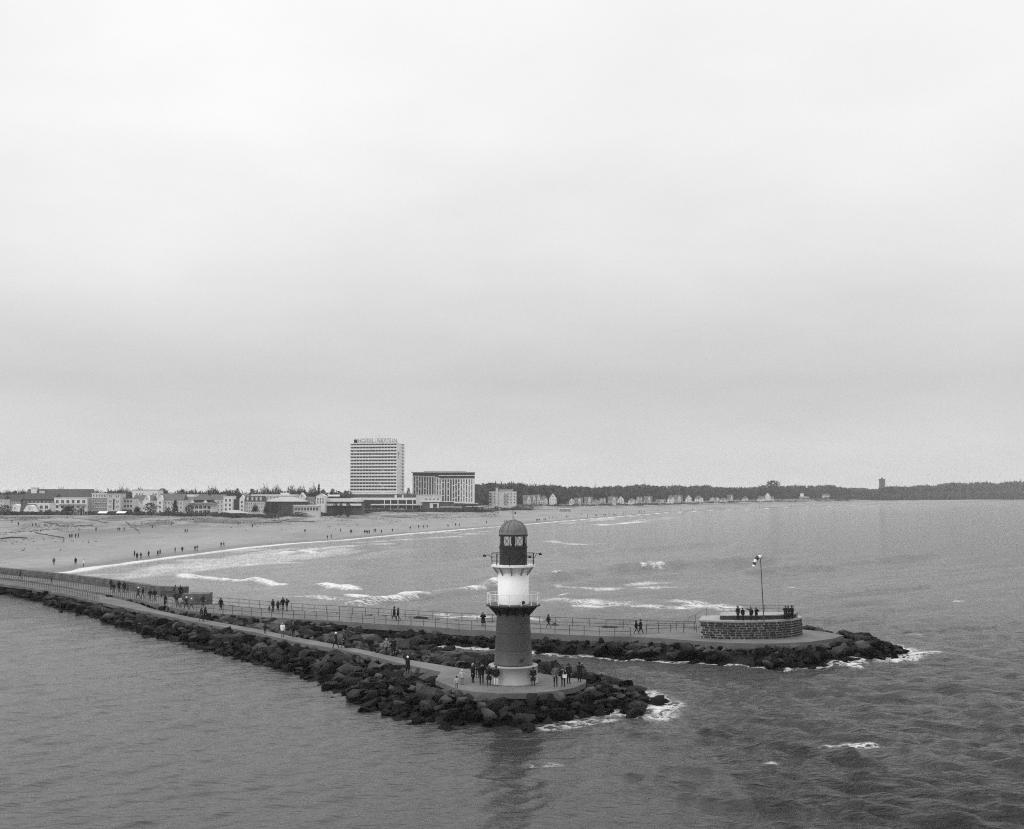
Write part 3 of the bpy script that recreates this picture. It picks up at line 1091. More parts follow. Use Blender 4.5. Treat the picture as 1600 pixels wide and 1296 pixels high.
# lantern
MB().lathe([(1.24, 10.14), (1.24, 10.25), (1.20, 10.27), (1.20, 11.55), (1.24, 11.57), (1.24, 11.66), (0.6, 11.67)], 40).build('lantern_base', M_TOWER_D, lh, False)
fr = ring(MB(), 1.10, 1.25, 11.66, 11.74).build('lantern_frame', M_TOWER_D, lh)
ring(MB(), 1.08, 1.27, 12.60, 12.74).build('lantern_frame', M_TOWER_D, lh)
NP = 12
M_PANE = pane_material()
for k in range(NP):
    a = 2 * math.pi * (k - 0.5) / NP - math.pi / 2
    c, s = math.cos(a), math.sin(a)
    MB().tube([(1.19 * c, 1.19 * s, 11.72), (1.19 * c, 1.19 * s, 12.62)], 0.022, 6).build('mullion', M_TOWER_D, fr)
    a2 = a + 2 * math.pi / NP
    c2, s2 = math.cos(a2), math.sin(a2)
    if k % 2 == 1:
        MB().tube([(1.18 * c, 1.18 * s, 11.74), (1.18 * c2, 1.18 * s2, 12.60)], 0.012, 5).tube([(1.18 * c2, 1.18 * s2, 11.74), (1.18 * c, 1.18 * s, 12.60)], 0.012, 5).build('cross_bar', M_TOWER_D, fr)
    q = MB()
    q.add([(1.16 * c, 1.16 * s, 11.70), (1.16 * c2, 1.16 * s2, 11.70), (1.16 * c2, 1.16 * s2, 12.64), (1.16 * c, 1.16 * s, 12.64)], [(0, 1, 2, 3)])
    q.build('pane', M_PANE, fr)
MB().lathe([(0.05, 11.6), (0.13, 11.62), (0.13, 11.85), (0.19, 11.95), (0.20, 12.2), (0.19, 12.45), (0.08, 12.7)], 16).build('optic', M_IRON, lh, True)
prof = [(1.27, 12.70), (1.27, 12.80)] + [(1.22 * math.cos(t), 12.82 + 1.15 * math.sin(t)) for t in np.linspace(0.06, 1.5, 12)] + [(0.0, 13.97)]
dome = MB().lathe(prof, 40).build('dome', M_DOME, lh, True)
for k in range(12):
    a = 2 * math.pi * k / 12 + 0.1
    MB().tube([(1.235 * math.cos(t) * math.cos(a), 1.235 * math.cos(t) * math.sin(a), 12.83 + 1.165 * math.sin(t)) for t in np.linspace(0.05, 1.42, 9)], 0.028, 4).build('rib', M_DOME, dome)
mast = MB().tube([(-.02, 0, 13.9), (-.02, 0, 15.05)], 0.022, 6).tube([(-.30, 0, 14.62), (.22, 0, 14.62)], 0.014, 5).tube([(0.10, .1, 13.9), (0.10, .1, 14.2)], 0.02, 5).build('mast', M_IRON, lh)
MB().box(.12, .24, -.05, .05, 14.52, 14.68).build('sensor', M_IRON, mast)
for a, rr_, dz in ((R(183), 2.52, 0.0), (R(-3), 2.36, 0.14), (R(-52), 2.30, 0.0)):
    c, s = math.cos(a), math.sin(a)
    arm = MB().tube([(1.86 * c, 1.86 * s, 10.72), (rr_ * 0.86 * c, rr_ * 0.86 * s, 10.98 + dz), (rr_ * c, rr_ * s, 10.95 + dz)], 0.028, 6).build('lamp_arm', M_IRON, lh)
    MB().lathe([(0.03, 0.12), (0.07, 0.08), (0.16, -0.06), (0.13, -0.10), (0.02, -0.09)], 12).build('lamp_shade', M_IRON, arm, True, loc=(rr_ * c, rr_ * s, 10.93 + dz))
fl = MB().box(-.14, .14, -.12, .12, -.07, .07).build('floodlight', M_IRON, lh, loc=(0.85, -1.55, 7.0))
fl.rotation_euler = (R(35), R(-20), R(25))
MB().box(-.02, .02, -.02, .02, -.25, 0).build('floodlight_stand', M_IRON, fl)
# steps with a handrail behind the base on the left
st = thing('steps', G(760, 1052, Z_LOW) + Vector((0.3, 0.6, 0.0)))
tag(st, 'short concrete steps with black handrail behind the lighthouse base', 'steps')
for k in range(4):
    MB().box(-0.5 + k * 0.30, 0.9, 0, 1.3, k * 0.19, (k + 1) * 0.19).build('tread', M_CONC, st)
hr = MB().tube([(-1.5, 0, 0.55), (-0.35, 0, 1.55), (0.95, 0, 1.60)], 0.03, 6).build('handrail', M_IRON, st)
for x, z0, z1 in ((-1.5, 0, .55), (-0.35, 0.05, 1.55), (0.3, 0.2, 1.57), (0.85, 0.7, 1.6)):
    MB().tube([(x, 0.02, z0), (x, 0.02, z1)], 0.03, 6).build('post', M_IRON, st)


# ------------------------------------------------------------------ stone platform at the end of the rear arm
fort_px = [(1093, 997.3), (1120, 998.8), (1150, 999.5), (1185, 999.2), (1215, 998.2), (1238, 996.2), (1250, 993.8), (1253.5, 991.8), (1250, 990.2), (1235, 989.4), (1190, 989), (1140, 989), (1098, 990)]
FP = poly(fort_px, Z_PROM)


def resample(L, step):
    seg = np.linalg.norm(np.diff(L, axis=0), axis=1)
    s = np.concatenate([[0], np.cumsum(seg)])
    n = max(2, int(round(s[-1] / step)) + 1)
    q = np.linspace(0, s[-1], n)
    return np.column_stack([np.interp(q, s, L[:, 0]), np.interp(q, s, L[:, 1])]), s[-1]


def offset_poly(L, d):
    c = L.mean(0)
    out = []
    n = len(L)
    for i in range(n):
        t = L[(i + 1) % n] - L[i - 1]
        t = t / np.linalg.norm(t)
        nrm = np.array([t[1], -t[0]])
        if (L[i] - c) @ nrm < 0:
            nrm = -nrm
        out.append(L[i] + nrm * d)
    return np.array(out)


fc = FP.mean(0)
fort = thing('stone_platform', (fc[0], fc[1], Z_PROM))
tag(fort, 'round-ended dark stone block platform at the tip of the rear breakwater', 'platform')


def loc_(L):
    return [(p[0] - fc[0], p[1] - fc[1]) for p in L]


FH = 2.02
M_MORTAR = mat('pale_mortar', 0.22, 0.9, 0.6, 0.6)
M_BLOCK = mat('dark_basalt_block', 0.032, 0.85, 0.35, 2.0, 0.4, 6.0, rnd=0.5)
MB().prism(loc_(FP), 0.0, FH - 0.18).build('core_wall', M_MORTAR, fort)
MB().prism(loc_(offset_poly(FP, 0.06)), FH - 0.18, FH).build('coping', M_LIGHTW, fort)
inner = poly([(1125, 968.8), (1150, 969), (1190, 968.9), (1220, 968.1), (1240, 966.6), (1245, 965), (1240, 964), (1190, 963.3), (1128, 963.6)], Z_PROM + FH)
MB().prism(loc_(inner), FH, FH + 0.42).build('upper_tier', M_SEAWALL if False else M_BLOCK, fort)
MB().prism(loc_(offset_poly(inner, 0.05)), FH + 0.42, FH + 0.50).build('upper_coping', M_LIGHTW, fort)
front_line = np.vstack([FP[-1:], FP[:9]])
rows, rh = 7, (FH - 0.20) / 7
bcache = {}
for r_ in range(rows):
    L, tot_l = resample(front_line, 0.01)
    s = 0.0 + (0.33 if r_ % 2 else 0.0)
    while s < tot_l - 0.3:
        w_ = random.uniform(0.55, 0.95)
        i0 = int(s / 0.01)
        i1 = min(int((s + w_) / 0.01), len(L) - 1)
        a, b = L[i0], L[i1]
        t = b - a
        ln = np.linalg.norm(t)
        s += w_
        if ln < 0.3:
            continue
        mid = (a + b) / 2 - fc
        key = (round(ln * 10), random.randrange(4))
        if key not in bcache:
            hl, hh, d = key[0] * 0.05 - random.uniform(0.04, 0.075), rh / 2 - 0.042, random.uniform(0.05, 0.11)
            bcache[key] = MB().add([(-hl, 0, -hh), (hl, 0, -hh), (hl, 0, hh), (-hl, 0, hh), (-hl + .03, -d, -hh + .03), (hl - .03, -d, -hh + .03), (hl - .03, -d, hh - .03), (-hl + .03, -d, hh - .03)],
                                   [(4, 5, 6, 7), (0, 1, 5, 4), (1, 2, 6, 5), (2, 3, 7, 6), (3, 0, 4, 7), (3, 2, 1, 0)]).mesh('block', M_BLOCK)
        o = link('block', bcache[key], fort, (mid[0], mid[1], 0.02 + rh * (r_ + 0.5)))
        o.rotation_euler = (0, 0, math.atan2(t[1], t[0]))


def railing(name, label, pts, spacing, h=1.05, rails=(1.0, 0.5), m=M_RAIL, tr=0.035, group='railings along the breakwaters'):
    """pts: list of Vector on the walking level"""
    L = np.array([tuple(p) for p in pts])
    seg = np.linalg.norm(np.diff(L, axis=0), axis=1)
    s = np.concatenate([[0], np.cumsum(seg)])
    o0 = Vector(L[0])
    root = thing(name, o0)
    tag(root, label, 'railing', group)
    for f in rails:
        MB().tube([Vector(p) - o0 + Vector((0, 0, h * f)) for p in L], tr * 0.85, 5).build('rail', m, root)
    me = MB().tube([(0, 0, -0.05), (0, 0, h)], tr, 6).mesh('post', m)
    n = max(2, int(round(s[-1] / spacing)) + 1)
    for q in np.linspace(0, s[-1], n):
        p = [np.interp(q, s, L[:, k]) for k in range(3)]
        link('post', me, root, Vector(p) - o0)
    return root


def gp(pxs, z):
    return [G(x, y, z) for x, y in pxs]


railing('railing', 'close-set railing along the promenade edge at the left', gp([(-120, 892), (0, 902.5), (55, 909.2), (109, 917.6), (153, 925.6), (208, 935.2), (256, 946)], Z_PROM), 0.8, 1.1, (1.0,))
railing('railing', 'close-set railing on the outer edge of the lower path', gp([(-120, 899.5), (0, 911.5), (50, 918), (100, 927), (153, 939.5)], Z_LOW), 0.85, 1.0, (1.0, 0.5))
railing('railing', 'long railing on the near edge of the rear breakwater promenade', gp([(262, 948), (284, 953), (326, 957), (415, 964), (465, 967), (537, 971), (607, 975.5), (665, 978.5), (727, 983.5), (770, 985.5), (837, 989), (884, 991.5), (931, 993.5), (985, 994.5)], Z_PROM), 1.75)
railing('railing', 'long railing on the sea edge of the rear breakwater promenade', gp([(327, 944.2), (361, 947), (415, 951.5), (490, 957.5), (556, 961.5), (627, 966), (684, 969.5), (721, 971.5), (842, 977.5), (954, 982), (1020, 984.5), (1085, 986)], Z_PROM), 2.1)
railing('railing', 'short railing of the stair beside the stone platform', gp([(1010, 990), (1050, 988.5), (1088, 988)], Z_PROM), 1.4)
pts = [Vector((p[0], p[1], Z_PROM + FH)) for p in offset_poly(FP, -0.25)]
railing('railing', 'low rail along the front rim of the stone platform', [pts[i] for i in (2, 3, 4, 5, 6)], 1.1, 0.55, (1.0,), tr=0.025)
pts = [Vector((p[0], p[1], Z_PROM + FH + 0.5)) for p in offset_poly(inner, -0.2)]
railing('railing', 'back railing on the upper tier of the stone platform', [pts[i] for i in (8, 7, 6, 5, 4)], 1.5, 0.8, (1.0, 0.5), tr=0.025)
p0 = G(1062, 990, Z_PROM)
p1 = Vector((FP[-1][0], FP[-1][1], Z_PROM + FH)) + Vector((0.4, -0.6, 0))
railing('railing', 'sloping handrail climbing to the top of the stone platform', [Vector((p1.x - 2.6, p1.y, Z_PROM + 0.6)), p1], 1.3, 0.9, (1.0,), tr=0.025)

# wind sock
wb = G(1193.5, 970.5, Z_PROM + FH)
wtop = W(1188.2, 871.5, wb.y)
ws = thing('windsock_mast', wb)
tag(ws, 'tall thin windsock mast with striped sock on the stone platform', 'windsock')
MB().tube([(0, 0, 0), tuple(wtop - wb)], [0.065, 0.04], 8).build('mast', M_RAIL, ws)
top = wtop - wb
hoop = MB()
round_rail(hoop, 0.23, 0, 0.02, 16)
ho = hoop.build('hoop', M_IRON, ws, loc=top + Vector((0.05, 0, 0.05)))
ho.rotation_euler = (0, R(80), 0)
sock = thing('sock', (0, 0, 0))
sock.parent = ws
sp = [top + Vector((0.05, 0, 0.05)), top + Vector((-0.28, -.05, 0.06)), top + Vector((-0.52, -.10, -0.22)), top + Vector((-0.66, -.13, -0.52)), top + Vector((-0.76, -.15, -0.80)), top + Vector((-0.82, -.17, -1.05))]
srad = [0.23, 0.21, 0.195, 0.18, 0.165, 0.15]
M_SOCKD = mat('sock_dark', 0.05, 0.8)
for k in range(5):
    MB().tube([sp[k], sp[k + 1]], [srad[k], srad[k + 1]], 14, cap=(k == 4)).build('stripe', M_WHITE if k % 2 == 0 else M_SOCKD, sock, True)

# ------------------------------------------------------------------ sea wall along the promenade on the left
wall_base = [(-260, 877.3), (-120, 886.8), (0, 896.6), (87, 906), (175, 918), (219, 925), (236, 929), (262, 931.5), (288, 932.5)]
wall_h = [1.15, 1.15, 1.15, 1.2, 1.25, 1.25, 1.35, 1.45, 1.5]


def masonry_wall(name, label, base, heights, thick, zb_):
    B = [G(x, y, zb_) for x, y in base]
    V_, F_, A_ = [], [], []
    s = 0
    nrm = []
    for i in range(len(B)):
        t = (B[min(i + 1, len(B) - 1)] - B[max(i - 1, 0)]).normalized()
        nrm.append(Vector((-t.y, t.x, 0)))
    ss = [0]
    for i in range(1, len(B)):
        ss.append(ss[-1] + (B[i] - B[i - 1]).length)

    def quad(ps, us):
        o = len(V_)
        V_.extend(ps)
        A_.extend(us)
        F_.append((o, o + 1, o + 2, o + 3))
    for i in range(len(B) - 1):
        a, b = B[i] - Vector((0, 0, .4)), B[i + 1] - Vector((0, 0, .4))
        ha, hb = heights[i] + .4, heights[i + 1] + .4
        ba, bb = a + nrm[i] * thick, b + nrm[i + 1] * thick
        up = Vector((0, 0, 1))
        quad([a, b, b + up * hb, a + up * ha], [(ss[i], 0, 0), (ss[i + 1], 0, 0), (ss[i + 1], hb, 0), (ss[i], ha, 0)])
        quad([a + up * ha, b + up * hb, bb + up * hb, ba + up * ha], [(ss[i], 3, 0), (ss[i + 1], 3, 0), (ss[i + 1], 3 + thick, 0), (ss[i], 3 + thick, 0)])
        quad([bb, ba, ba + up * ha, bb + up * hb], [(ss[i + 1], 0, 0), (ss[i], 0, 0), (ss[i], ha, 0), (ss[i + 1], hb, 0)])
    for i, sg in ((0, 1), (len(B) - 1, -1)):
        a = B[i] - Vector((0, 0, .4))
        b = a + nrm[i] * thick
        h = Vector((0, 0, heights[i] + .4))
        ps = [b, a, a + h, b + h] if sg > 0 else [a, b, b + h, a + h]
        quad(ps, [(0, 0, 0), (thick, 0, 0), (thick, h.z, 0), (0, h.z, 0)])
    me = bpy.data.meshes.new(name)
    me.from_pydata([tuple(p) for p in V_], [], F_)
    at_ = me.attributes.new('run', 'FLOAT_VECTOR', 'POINT')
    at_.data.foreach_set('vector', np.array(A_, np.float32).ravel())
    me.materials.append(M_SEAWALL)
    me.update()
    o = link(name, me)
    tag(o, label, 'wall')
    return o


masonry_wall('sea_wall', 'long dark stone sea wall along the promenade at the left', wall_base, wall_h, 1.1, Z_PROM)
masonry_wall('sea_wall', 'short stone wall block ending the sea wall beside the promenade', [(283.5, 944.6), (304, 945.2), (326, 945)], [1.5, 1.5, 1.5], 3.4, Z_PROM)
bn = thing('bench', G(262, 933, Z_PROM))
tag(bn, 'dark bench in the recess of the sea wall', 'bench')
MB().box(-1.2, 1.2, -.25, .25, .42, .5).build('seat', M_TIMBER, bn)
MB().box(-1.2, 1.2, .2, .26, .5, .95).build('backrest', M_TIMBER, bn)
for x in (-1.0, 1.0):
    MB().box(x - .05, x + .05, -.2, .2, 0, .42).build('leg', M_TIMBER, bn)

# ------------------------------------------------------------------ buildings along the shore
WIN = {}


def window_mesh(w, h, frame):
    key = (round(w, 1), round(h, 1), frame.name)
    if key not in WIN:
        w, h = key[0], key[1]
        mb = MB()
        mb.box(-w / 2, w / 2, -0.06, 0.02, 0, h)
        nf = len(mb.f)
        g = 0.10
        me = None
        mb.box(-w / 2 + g, -0.04, -0.065, -0.03, g, h - g)
        mb.box(0.04, w / 2 - g, -0.065, -0.03, g, h - g)
        mb.box(-w / 2 - .06, w / 2 + .06, -0.14, 0.0, -0.08, -0.002)
        me = mb.mesh('window', [frame, M_WGLASS])
        for i, p in enumerate(me.polygons):
            p.material_index = 1 if nf <= i < nf + 12 else 0
        WIN[key] = me
    return WIN[key]


def windows(root, x0, x1, z0, z1, rows, cols, w, h, y=0.0, frame=None, skip=()):
    me = window_mesh(w, h, frame or M_WALLW)
    for r_ in range(rows):
        for c in range(cols):
            if (r_, c) in skip:
                continue
            x = x0 + (x1 - x0) * (c + 0.5) / cols
            z = z0 + (z1 - z0) * (r_ + 0.5) / rows - h / 2
            link('window', me, root, (x, y, z))


def roof_part(root, kind, x0, x1, y0, y1, z, rh, m, over=0.35):
    mb = MB()
    a, b, c, d = x0 - over, x1 + over, y0 - over, y1 + over
    z += 0.003
    if kind == 'flat':
        mb.box(a, b, c, d, z, z + max(rh, 0.25))
    elif kind == 'gx':
        ym = (c + d) / 2
        mb.add([(a, c, z), (b, c, z), (b, d, z), (a, d, z), (a, ym, z + rh), (b, ym, z + rh)], [(3, 2, 1, 0), (0, 1, 5, 4), (2, 3, 4, 5), (1, 2, 5), (3, 0, 4)])
    elif kind == 'gy':
        xm = (a + b) / 2
        mb.add([(a, c, z), (b, c, z), (b, d, z), (a, d, z), (xm, c, z + rh), (xm, d, z + rh)], [(3, 2, 1, 0), (0, 1, 4), (1, 2, 5, 4), (2, 3, 5), (3, 0, 4, 5)])
    elif kind == 'hip':
        k = min((b - a) * 0.36, (d - c) * 0.5)
        ym = (c + d) / 2
        mb.add([(a, c, z), (b, c, z), (b, d, z), (a, d, z), (a + k, ym, z + rh), (b - k, ym, z + rh)], [(3, 2, 1, 0), (0, 1, 5, 4), (1, 2, 5), (2, 3, 4, 5), (3, 0, 4)])
    elif kind == 'mansard':
        k = min(1.6, (d - c) * 0.3)
        mb.add([(a, c, z), (b, c, z), (b, d, z), (a, d, z), (a + k, c + k, z + rh), (b - k, c + k, z + rh), (b - k, d - k, z + rh), (a + k, d - k, z + rh)],
               [(3, 2, 1, 0), (4, 5, 6, 7), (0, 1, 5, 4), (1, 2, 6, 5), (2, 3, 7, 6), (3, 0, 4, 7)])
    return mb.build('roof', m, root)


class House:
    """a house whose main front spans pixel columns xl..xr at the distance D; blocks are given in pixels too"""

    def __init__(self, name, label, cat, xl, xr, D, group='buildings along the seafront', rz=0.0):
        self.D = D
        a, b = W(xl, HOR, D), W(xr, HOR, D)
        self.cx = (a.x + b.x) / 2
        self.gz = min(tz(a.x, D), tz(b.x, D)) - 0.5
        self.root = thing(name, (self.cx, D, self.gz), rz)
        tag(self.root, label, cat, group)

    def lx(self, px, dy=0.0):
        return W(px, HOR, self.D).x - self.cx

    def lz(self, py):
        return W(800, py, self.D).z - self.gz

    def block(self, xl, xr, ytop, ybase=None, depth=9, wall=None, roof='flat', ry=None, roofm=None, rows=0, cols=0, win=(1.0, 1.4), dy=0.0, wz=None, frame=None, over=0.35, skip=()):
        wall = wall or M_WALLP
        roofm = roofm or M_ROOFM
        x0, x1 = self.lx(xl), self.lx(xr)
        z0 = 0.0 if ybase is None else self.lz(ybase)
        z1 = self.lz(ytop)
        rh = 0.35 if ry is None else self.lz(ry) - z1
        if roof == 'gy':
            # gable wall in the facade
            xm = (x0 + x1) / 2
            MB().extr_y([(x0, z0), (x1, z0), (x1, z1), (xm, z1 + rh - 0.25), (x0, z1)], dy, dy + depth).build('wall', wall, self.root)
            mb = MB()
            o = over
            e = 0.28
            for sx, xe in ((-1, x0), (1, x1)):
                xo = xe + sx * o
                zo = z1 - o * rh / ((x1 - x0) / 2)
                q = [(xo, zo), (xm, z1 + rh - 0.1), (xm, z1 + rh - 0.1 + e), (xo, zo + e)]
                mb.extr_y(q, dy - 0.12, dy + depth + 0.2)
            mb.build('roof', roofm, self.root)
        else:
            MB().box(x0, x1, dy, dy + depth, z0, z1).build('wall', wall, self.root)
            roof_part(self.root, roof, x0, x1, dy, dy + depth, z1, rh, roofm, over)
        if rows:
            za = (self.lz(wz[1]) if wz else max(z0, 0.9)) + 0.1
            zb_ = (self.lz(wz[0]) if wz else z1) - 0.2
            windows(self.root, x0 + 0.3, x1 - 0.3, za, zb_, rows, cols, win[0], win[1], dy - 0.012, frame, skip)
        return self

    def part(self, name, m, xl, xr, ytop, ybase, y0=-0.3, y1=0.0):
        return MB().box(self.lx(xl), self.lx(xr), y0, y1, self.lz(ybase), self.lz(ytop)).build(name, m, self.root)


SEAF = 'buildings along the seafront'
# --- left town, left to right
h = House('row_house', 'small pale row house at the left picture edge behind dark shrubs', 'house', -25, 6, 770)
h.block(-25, 6, 780, depth=10, wall=M_WALLP, roof='gx', ry=774, rows=2, cols=5, roofm=M_ROOFD, wz=(780, 793))
h = House('long_house', 'long low block with dark roof behind the curved-gable villa', 'house', 5, 86, 800)
h.block(8, 32, 783, depth=12, wall=M_WALLG, roof='gx', ry=773, rows=2, cols=4, roofm=M_ROOFD, wz=(783, 796)).block(32, 84, 780.5, depth=12, wall=M_WALLD, roof='gx', ry=771, rows=2, cols=8, roofm=M_ROOFD, wz=(781, 796), dy=2)
h = House('apartment_block', 'long dark-roofed block rising behind the white seafront hotel', 'building', 38, 138, 880)
h.block(40, 138, 778, depth=16, wall=M_WALLD, roof='mansard', ry=764.5, rows=1, cols=14, roofm=M_ROOFM, wz=(778, 786)).block(49, 57.5, 763, ybase=771, depth=5, wall=M_WALLW, roof='flat', dy=-0.6, over=0.2).block(62, 70, 767, ybase=771, depth=4, wall=M_WALLP, roof='flat', dy=-.6, over=.1)
h = House('gabled_villa', 'white villa with two curved gables and dark roof between them', 'villa', 16, 60, 715)
h.block(22, 50, 800, depth=10, wall=M_WALLW, roof='gx', ry=788.5, roofm=M_ROOFD, dy=1.2, over=0.1)


def curved_gable(h_, xc, hw, ytop, ybase, dy=0.0, rows=1, cols=3, yw=(799, 804)):
    x0, x1, z1 = h_.lx(xc - hw), h_.lx(xc + hw), h_.lz(ytop)
    zs = h_.lz(ybase)
    zm = zs * 0.30 + z1 * 0.70
    xm, hwm = (x0 + x1) / 2, (x1 - x0) / 2
    pts = [(x0, 0), (x1, 0), (x1, zs), (xm + hwm * .80, zs + (zm - zs) * .35), (xm + hwm * .60, zs + (zm - zs) * .75), (xm + hwm * .52, zm)]
    for t in np.linspace(0.1, math.pi - 0.1, 9):
        pts.append((xm + hwm * .5 * math.cos(t), zm + (z1 - zm) * math.sin(t)))
    pts += [(xm - hwm * .52, zm), (xm - hwm * .60, zs + (zm - zs) * .75), (xm - hwm * .80, zs + (zm - zs) * .35), (x0, zs)]
    MB().extr_y(pts, dy, dy + 6).build('wall', M_WALLW, h_.root)
    windows(h_.root, x0 + .5, x1 - .5, h_.lz(yw[1]), h_.lz(yw[0]), rows, cols, 0.9, 1.3, dy - .012)
    windows(h_.root, xm - 1, xm + 1, h_.lz(796), h_.lz(792.5), 1, 1, 0.8, 1.1, dy - .012)


curved_gable(h, 24, 8, 788, 802, 0.0, 1, 2)
curved_gable(h, 46.5, 11, 789.5, 801.5, -0.4, 1, 3)
h.part('terrace', M_WALLW, 18, 66, 803.6, 812, -3.0, -0.8)
h = House('seafront_house', 'plain white flat-roofed house beside the curved-gable villa', 'house', 52, 78, 722)
h.block(44, 78, 787.5, depth=10, wall=M_WALLW, roof='flat', rows=2, cols=4, win=(2.0, 2.2), roofm=M_WALLW, wz=(788.5, 804), over=.15, skip=((0, 0), (1, 0), (0, 1), (1, 1)))
h = House('seafront_hotel', 'white three-storey hotel with a row of square top-floor windows', 'hotel', 85, 136, 745)
h.block(85, 136, 778.8, depth=14, wall=M_WALLW, roof='flat', rows=3, cols=6, win=(1.9, 2.1), roofm=M_WALLW, wz=(779.5, 804), over=.15)
for c in range(5):
    xa = 94 + c * 8.4
    h.part('balcony', M_WALLG, xa, xa + 7.0, 788.0, 790.3, -1.3, -0.08)
h = House('apartment_house', 'grey many-windowed house with setback attic left of the pale tower house', 'building', 136, 168, 748)
h.block(136, 168, 778.8, depth=12, wall=M_WALLG, roof='flat', rows=3, cols=8, win=(0.9, 1.8), roofm=M_WALLP, wz=(779.5, 804), over=.2).block(142, 165, 771.6, ybase=778.5, depth=8, wall=M_WALLP, roof='flat', dy=2.0, rows=1, cols=5, wz=(772, 778), roofm=M_WALLW)
for yy in (786, 793.5):
    h.part('cornice', M_WALLP, 148, 168, yy - .5, yy + .3, -0.35, -0.02)
h = House('tower_house', 'pale tower-like house with projecting dark flat roof', 'building', 168, 188, 742)
h.block(168, 188, 770.3, depth=11, wall=M_WALLP, roof='flat', rows=4, cols=4, win=(0.8, 1.7), roofm=M_ROOFD, wz=(771, 804), over=.7, skip=((3, 1), (3, 2), (1, 1), (1, 2), (2, 1), (2, 2), (0, 1), (0, 2)))
h.part('glazed_strip', M_GLASS, 177, 179.3, 780, 797, -0.08, -0.002)
windows(h.root, h.lx(172.6), h.lx(175), h.lz(804), h.lz(772), 4, 1, 0.8, 1.7, -.012)
windows(h.root, h.lx(181), h.lx(183), h.lz(804), h.lz(772), 4, 1, 0.8, 1.7, -.012)
h = House('terrace_house', 'pale three-storey house with dark entrance canopy right of the tower house', 'building', 188, 209, 748)
h.block(188, 208.5, 779, depth=11, wall=M_WALLP, roof='flat', rows=3, cols=4, win=(1.5, 1.7), roofm=M_ROOFD, wz=(779.5, 802), over=.25)
h.part('entrance_canopy', M_WALLD, 180, 206, 796.4, 797.6, -2.5, -0.05)
h = House('office_block', 'white flat box building rising behind the dark roofs', 'building', 207, 246, 900)
h.block(207, 246.5, 766.2, depth=14, wall=M_WALLW, roof='flat', rows=1, cols=9, win=(1.2, 1.3), roofm=M_ROOFD, wz=(770, 774.5), over=.2, skip=((0, 0), (0, 4), (0, 5), (0, 6)))
h = House('roofed_house', 'house with dark roof and one small white gable behind the dark round tree', 'house', 208, 240, 790)
h.block(208, 238, 782, depth=11, wall=M_WALLP, roof='gx', ry=774, rows=1, cols=6, roofm=M_ROOFM, wz=(782, 788)).block(225, 235.5, 782.5, depth=6, wall=M_WALLW, roof='gy', ry=774.6, dy=-1.0, rows=1, cols=1, wz=(777.5, 781), roofm=M_WALLW, over=.2)
h = House('gable_house', 'wide pale house with white front gable behind the tall conifer', 'house', 245, 287, 752)
h.block(247, 286, 781.5, depth=12, wall=M_WALLP, roof='gx', ry=771.8, rows=3, cols=8, win=(1.0, 1.3), roofm=M_ROOFM, wz=(782, 804)).block(246.5, 256, 781.5, depth=6, wall=M_WALLW, roof='gy', ry=774.6, dy=-1.2, rows=3, cols=1, win=(1.3, 1.5), wz=(782, 803), roofm=M_WALLW, over=.25)
h = House('flat_hall', 'white flat roof slab seen behind the large bell-roofed house', 'building', 268, 304, 840)
h.block(269, 303, 776.5, depth=14, wall=M_WALLG, roof='flat', ry=773, rows=1, cols=8, roofm=M_WALLW, wz=(777, 783))
h = House('bell_roof_house', 'large house with steep dark hipped roof and two white dormers', 'house', 287, 336, 735)
h.block(297, 331, 788.3, depth=13, wall=M_WALLW, roof='hip', ry=780.5, rows=2, cols=5, win=(2.1, 2.0), roofm=M_ROOFM, wz=(789, 804), over=2.2).block(301, 328, 781.5, ybase=786, depth=8, wall=M_ROOFM, roof='hip', ry=772.2, roofm=M_ROOFM, dy=2.5, over=1.4)
for xc in (300.5, 321):
    h.block(xc - 2.6, xc + 2.6, 785.5, ybase=786.4, depth=3, wall=M_WALLW, roof='gy', ry=782.3, dy=-0.8, roofm=M_WALLW, over=.1)
h.part('balcony', M_WALLP, 318, 326, 795, 797.2, -1.5, -.08)
h.part('terrace', M_WALLP, 306, 322, 802.5, 810, -3.0, -0.6)
h = House('corner_house', 'pale house with flat-topped square corner block beside the bell-roofed house', 'building', 326, 365, 765)
h.block(327, 350, 780.3, depth=11, wall=M_WALLP, roof='gx', ry=773, rows=3, cols=4, win=(.9, 1.5), roofm=M_ROOFM, wz=(781, 800)).block(350, 364, 776.2, depth=10, wall=M_WALLW, roof='flat', rows=3, cols=2, win=(1.2, 1.9), dy=-1.0, roofm=M_WALLW, wz=(778, 800), over=.25)
h.block(364, 378, 781, depth=9, wall=M_WALLD, roof='flat', dy=3, roofm=M_ROOFM)
h = House('beach_pavilion', 'low hip-roofed beach pavilion in front of the pale corner house', 'pavilion', 340, 383, 715)
h.block(346, 380, 802, depth=8, wall=M_WALLW, roof='hip', ry=797.4, rows=1, cols=9, win=(1.1, 1.1), roofm=M_ROOFP, wz=(802.2, 806.5), over=2.0)
h = House('mansard_house', 'white house with small round gable and dark mansard roof', 'building', 373, 413, 768)
h.block(381, 412, 783.6, depth=12, wall=M_WALLP, roof='mansard', ry=775, rows=3, cols=9, win=(.8, 1.5), roofm=M_ROOFD, wz=(784, 802)).block(375, 382.5, 780, depth=6, wall=M_WALLW, roof='gy', ry=774.5, rows=3, cols=1, win=(1.2, 1.6), dy=-1.0, wz=(781, 801), roofm=M_WALLW, over=.15)
for xc in (387, 394.5, 401, 407.5):
    h.block(xc - 1.5, xc + 1.5, 777.5, ybase=783, depth=3, wall=M_WALLP, roof='flat', dy=-.1, roofm=M_WALLP, over=.1)
h = House('flat_complex', 'white flat-roofed complex with a small roof box behind the glazed hall', 'building', 392, 462, 830)
